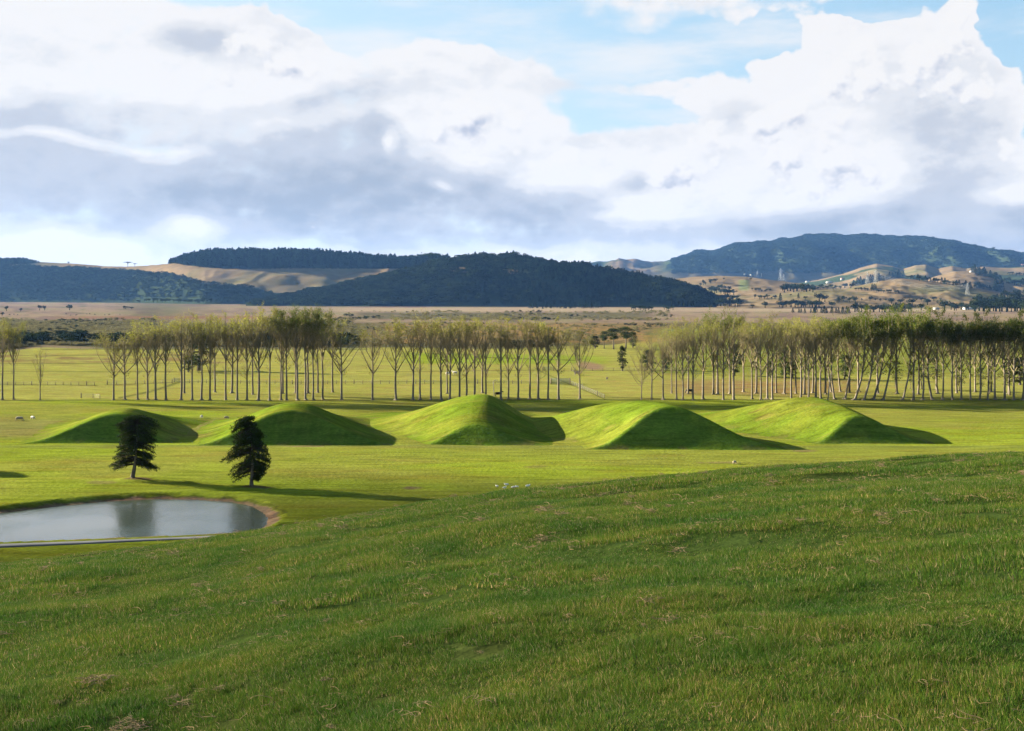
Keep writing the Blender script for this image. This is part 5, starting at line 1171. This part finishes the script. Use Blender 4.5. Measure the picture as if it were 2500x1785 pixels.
building(1835, 675, 8, 4, 8, 'roof_grey', -.3, 'grey roofed house among trees on the crest of the pale hill')
building(2372, 665, 8, 4, 9, 'roof_grey', .3, 'house on the far dry ridge left of the pine belt')
building(2497, 650, 8, 5, 9, 'roof_red', .2, 'house on the skyline spur at the right edge')
building(1706, 775, 5, 0, 0, 'roof_grey', 0, '') if False else None
# ------------------------------------------------------------------ the near sward
def blades(seed, n, rad, hmin, hmax, wid, segs=2, straw=.05, lean=.5):
    rs = np.random.RandomState(seed); r = rad*np.sqrt(rs.uniform(0, 1, n)); a = rs.uniform(0, 6.28, n); bx = r*np.cos(a); by = r*np.sin(a)
    h = rs.uniform(hmin, hmax, n)*(.75+.5*vnoise(bx*9+seed, by*9, seed)); th = rs.uniform(0, 6.28, n); ln = rs.uniform(.15, lean, n)*h*1.5; w = wid*rs.uniform(.7, 1.2, n)
    ph = rs.uniform(0, 6.28, n); sx = np.cos(ph)*w/2; sy = np.sin(ph)*w/2; dx = np.cos(th); dy = np.sin(th)
    rows = []; ts = [0, .55] if segs == 2 else [0]
    for t in ts:
        cx = bx+dx*ln*t*t; cy = by+dy*ln*t*t; cz = h*t*(1-.25*t*ln/h); k = 1-.25*t
        rows += [np.stack([cx-sx*k, cy-sy*k, cz-.01], 1), np.stack([cx+sx*k, cy+sy*k, cz-.01], 1)]
    rows.append(np.stack([bx+dx*ln, by+dy*ln, h*(1-.35*ln/h)], 1)); k = len(rows)
    V = np.stack(rows, 1).reshape(-1, 3); o = np.arange(n)[:, None]*k
    Q = (o+np.array([[0, 1, 3, 2]])) if segs == 2 else None; T = o+(np.array([[2, 3, 4]]) if segs == 2 else np.array([[0, 1, 2]]))
    me = mesh_from('grass_kind', V, quads=Q, tris=T)
    pal = np.array([(.055,.120,.014),(.076,.138,.015),(.042,.104,.018),(.104,.146,.018),(.138,.138,.034)]); c = pal[rs.choice(5, n, p=[.26,.28,.2,.16,.10])]*rs.uniform(.75, 1.3, (n, 1))
    s = rs.uniform(size=n) < straw; c[s] = np.array((  .40, .31, .17))*rs.uniform(.6, 1.2, (s.sum(), 1)); add_color(me, 'tint', np.repeat(c, k, 0)); return me
def straw(seed, n, rad, l0, l1, r=.0022):
    rs = np.random.RandomState(seed); mb = MB(); tint = []
    for i in range(n):
        a = rs.uniform(0, 6.28); q = rad*rs.uniform(0, 1)**.7; p = np.array([q*math.cos(a), q*math.sin(a), rs.uniform(.02, .065)]); th = rs.uniform(0, 6.28); L = rs.uniform(l0, l1); k = rs.normal(0, .9)
        pts = [p]
        for j in range(4): th += k*.5; p = p+np.array([math.cos(th), math.sin(th), rs.normal(0, .25)])*L/4; p[2] = max(p[2], .012); pts.append(p)
        mb.tube(pts, [r*.8, r, r, r*.8, r*.4], 3, False); tint += [np.array((.26, .19, .11))*rs.uniform(.45, 1.2)*np.array([1, rs.uniform(.88, 1.02), rs.uniform(.8, 1.1)])]*15
    me = mb.mesh('straw_kind'); add_color(me, 'tint', np.array(tint)); return me
M['blade'] = mat('grass_blade', (1, 1, 1), .85, .06, trans=.3, attr='tint', objvar=.0)
M['straw'] = mat('dry_stalk', (1, 1, 1), .9, .1, attr='tint')
def tint_by_place(m):
    "large scale drift of colour through the sward"
    nt = m.node_tree; N = nt.nodes; L = nt.links; ge = N.new('ShaderNodeNewGeometry'); no = N.new('ShaderNodeTexNoise'); no.inputs['Scale'].default_value = .8; no.inputs['Detail'].default_value = 4; L.new(ge.outputs['Position'], no.inputs['Vector'])
    at = [n for n in N if n.type == 'VERTEX_COLOR'][0]; cr = N.new('ShaderNodeValToRGB'); L.new(no.outputs['Fac'], cr.inputs[0]); cr.color_ramp.elements[0].position = .34; cr.color_ramp.elements[0].color = (.62, .80, .78, 1); cr.color_ramp.elements[1].position = .66; cr.color_ramp.elements[1].color = (1.35, 1.12, 1.05, 1)
    mx = N.new('ShaderNodeVectorMath'); mx.operation = 'MULTIPLY'; L.new(at.outputs[0], mx.inputs[0]); L.new(cr.outputs[0], mx.inputs[1])
    for l in list(at.outputs[0].links):
        if l.to_node != mx: s = l.to_socket; L.remove(l); L.new(mx.outputs[0], s)
tint_by_place(M['blade'])
def sward():
    rs = np.random.RandomState(5)
    near = [blades(100+i, 900, .24, .022, .058, .0036, 2, .09) for i in range(5)]+[blades(110, 420, .20, .05, .095, .0038, 2, .08, .7)]
    mid = [blades(120+i, 1000, .42, .026, .064, .0060, 1, .09) for i in range(4)]; far = [blades(130+i, 1100, .8, .034, .075, .011, 1, .08) for i in range(3)]
    protos = [(m, M['blade']) for m in near+mid+far]
    P = []; I = []; S = []
    def ring(r0, r1, cell, ids, amax, keep=None):
        x = np.arange(-r1, r1, cell); X, Y = np.meshgrid(x, x[x > -1]); X = X+rs.uniform(-.5, .5, X.shape)*cell; Y = Y+rs.uniform(-.5, .5, Y.shape)*cell
        r = np.hypot(X, Y); a = np.degrees(np.arctan2(X, Y)); k = (r > r0) & (r <= r1) & (np.abs(a) < amax); X, Y = X[k], Y[k]
        if keep is not None: q = keep(X, Y); X, Y = X[q], Y[q]
        bare = np.exp(-(((X+3.5)/1.2)**2+((Y-8.9)/.8)**2)); q = rs.uniform(size=len(X)) > bare*.75; X, Y = X[q], Y[q]
        q = (vnoise(X/.42, Y/.26, 44)+.25*vnoise(X/.12, Y/.1, 45)) > (.2 if r1 < 30 else .15); X, Y = X[q], Y[q]
        Z = ground_z(X, Y); P.append(np.stack([X, Y, Z], 1)); I.append(rs.choice(ids, len(X))); S.append(.5+1.15*vnoise(X/1.0, Y/.6, 15)+.25*(vnoise(X/.3, Y/.3, 16)-.5))
    ring(2.5, 13, .29, [0, 1, 2, 3, 4, 0, 1, 2, 3, 4], 38); ring(3, 13, .55, [5], 34, lambda x, y: vnoise(x/.8, y/.5, 31) > .5); ring(13, 45, .9, [5, 10], 32, lambda x, y: vnoise(x/1.6, y/1.1, 31) > .52)
    ring(13, 27, .52, [6, 7, 8, 9], 32); ring(27, 75, 1.0, [10, 11, 12], 30)
    P, I, S = np.concatenate(P), np.concatenate(I), np.concatenate(S); n = len(P)
    d_ = .18; gx = (ground_z(P[:, 0]+d_, P[:, 1])-ground_z(P[:, 0]-d_, P[:, 1]))/(2*d_); gy = (ground_z(P[:, 0], P[:, 1]+d_)-ground_z(P[:, 0], P[:, 1]-d_))/(2*d_)
    rz = rs.uniform(0, 6.28, n); c_, s_ = np.cos(rz), np.sin(rz)
    rot = np.stack([np.arctan(-gx*s_+gy*c_), -np.arctan(gx*c_+gy*s_), rz], 1); sc = np.stack([np.ones(n), np.ones(n), S], 1)
    tag(scatter('meadow_grass', P, rot, sc, I, protos), kind='stuff')
    # dry stalks and matted thatch
    st = [straw(200+i, 24, .07, .05, .14) for i in range(3)]+[straw(210+i, 6, .16, .06, .20) for i in range(3)]+[straw(220, 90, .17, .05, .15, .0026)]
    X = rs.uniform(-26, 26, 5200); Y = rs.uniform(3.5, 48, 5200); k = (np.abs(X) < Y*.55) & (rs.uniform(size=5200) < np.clip(12/Y, .25, 1)) & (fbm(X/1.6, Y/.9, 3, 51) > -.2); X, Y = X[k], Y[k]; I = rs.choice([0, 1, 3, 4, 5, 3, 4, 5, 3, 4, 5, 3, 4, 5, 3, 4, 5, 3, 4], len(X))
    hx = np.concatenate([-3.7+rs.normal(0, 1.3, 110), rs.uniform(-5, 5, 14)]); hy = np.concatenate([9.2+rs.normal(0, 1.0, 110), rs.uniform(7, 20, 14)]); X = np.concatenate([X, hx]); Y = np.concatenate([Y, hy]); I = np.concatenate([I, rs.choice([0, 1, 2, 3, 4, 5, 6], len(hx))]); n = len(X)
    s = rs.uniform(.5, 1.3, n)*np.clip(Y/15, .85, 1.5); tag(scatter('dry_thatch', np.stack([X, Y, ground_z(X, Y)+.034], 1), np.stack([np.zeros(n)-.05, np.zeros(n), rs.uniform(0, 6.28, n)], 1), np.stack([s, s, s*.9], 1), I, [(m, M['straw']) for m in st]), kind='stuff')
sward()
# ------------------------------------------------------------------ the air: distant things fade towards blue
def haze():
    b = MB(); b.box((300, 4600, 207), (17000, 9800, 420)); me = b.mesh('haze'); m = bpy.data.materials.new('haze'); m.use_nodes = True; N = m.node_tree.nodes
    N.remove(N['Principled BSDF']); v = N.new('ShaderNodeVolumePrincipled'); v.inputs['Color'].default_value = (.17, .40, 1.0, 1); v.inputs['Density'].default_value = HAZE; v.inputs['Anisotropy'].default_value = .2
    m.node_tree.links.new(v.outputs[0], N['Material Output'].inputs['Volume']); o = link('haze', me, m); tag(o, kind='stuff'); o.display_type = 'WIRE'
HAZE = 1.6e-5
haze()
for o_ in bpy.data.objects:
    if o_.get('label') and len(o_['label'].replace('-', ' ').split()) > 16: print('LONG', o_['label'])
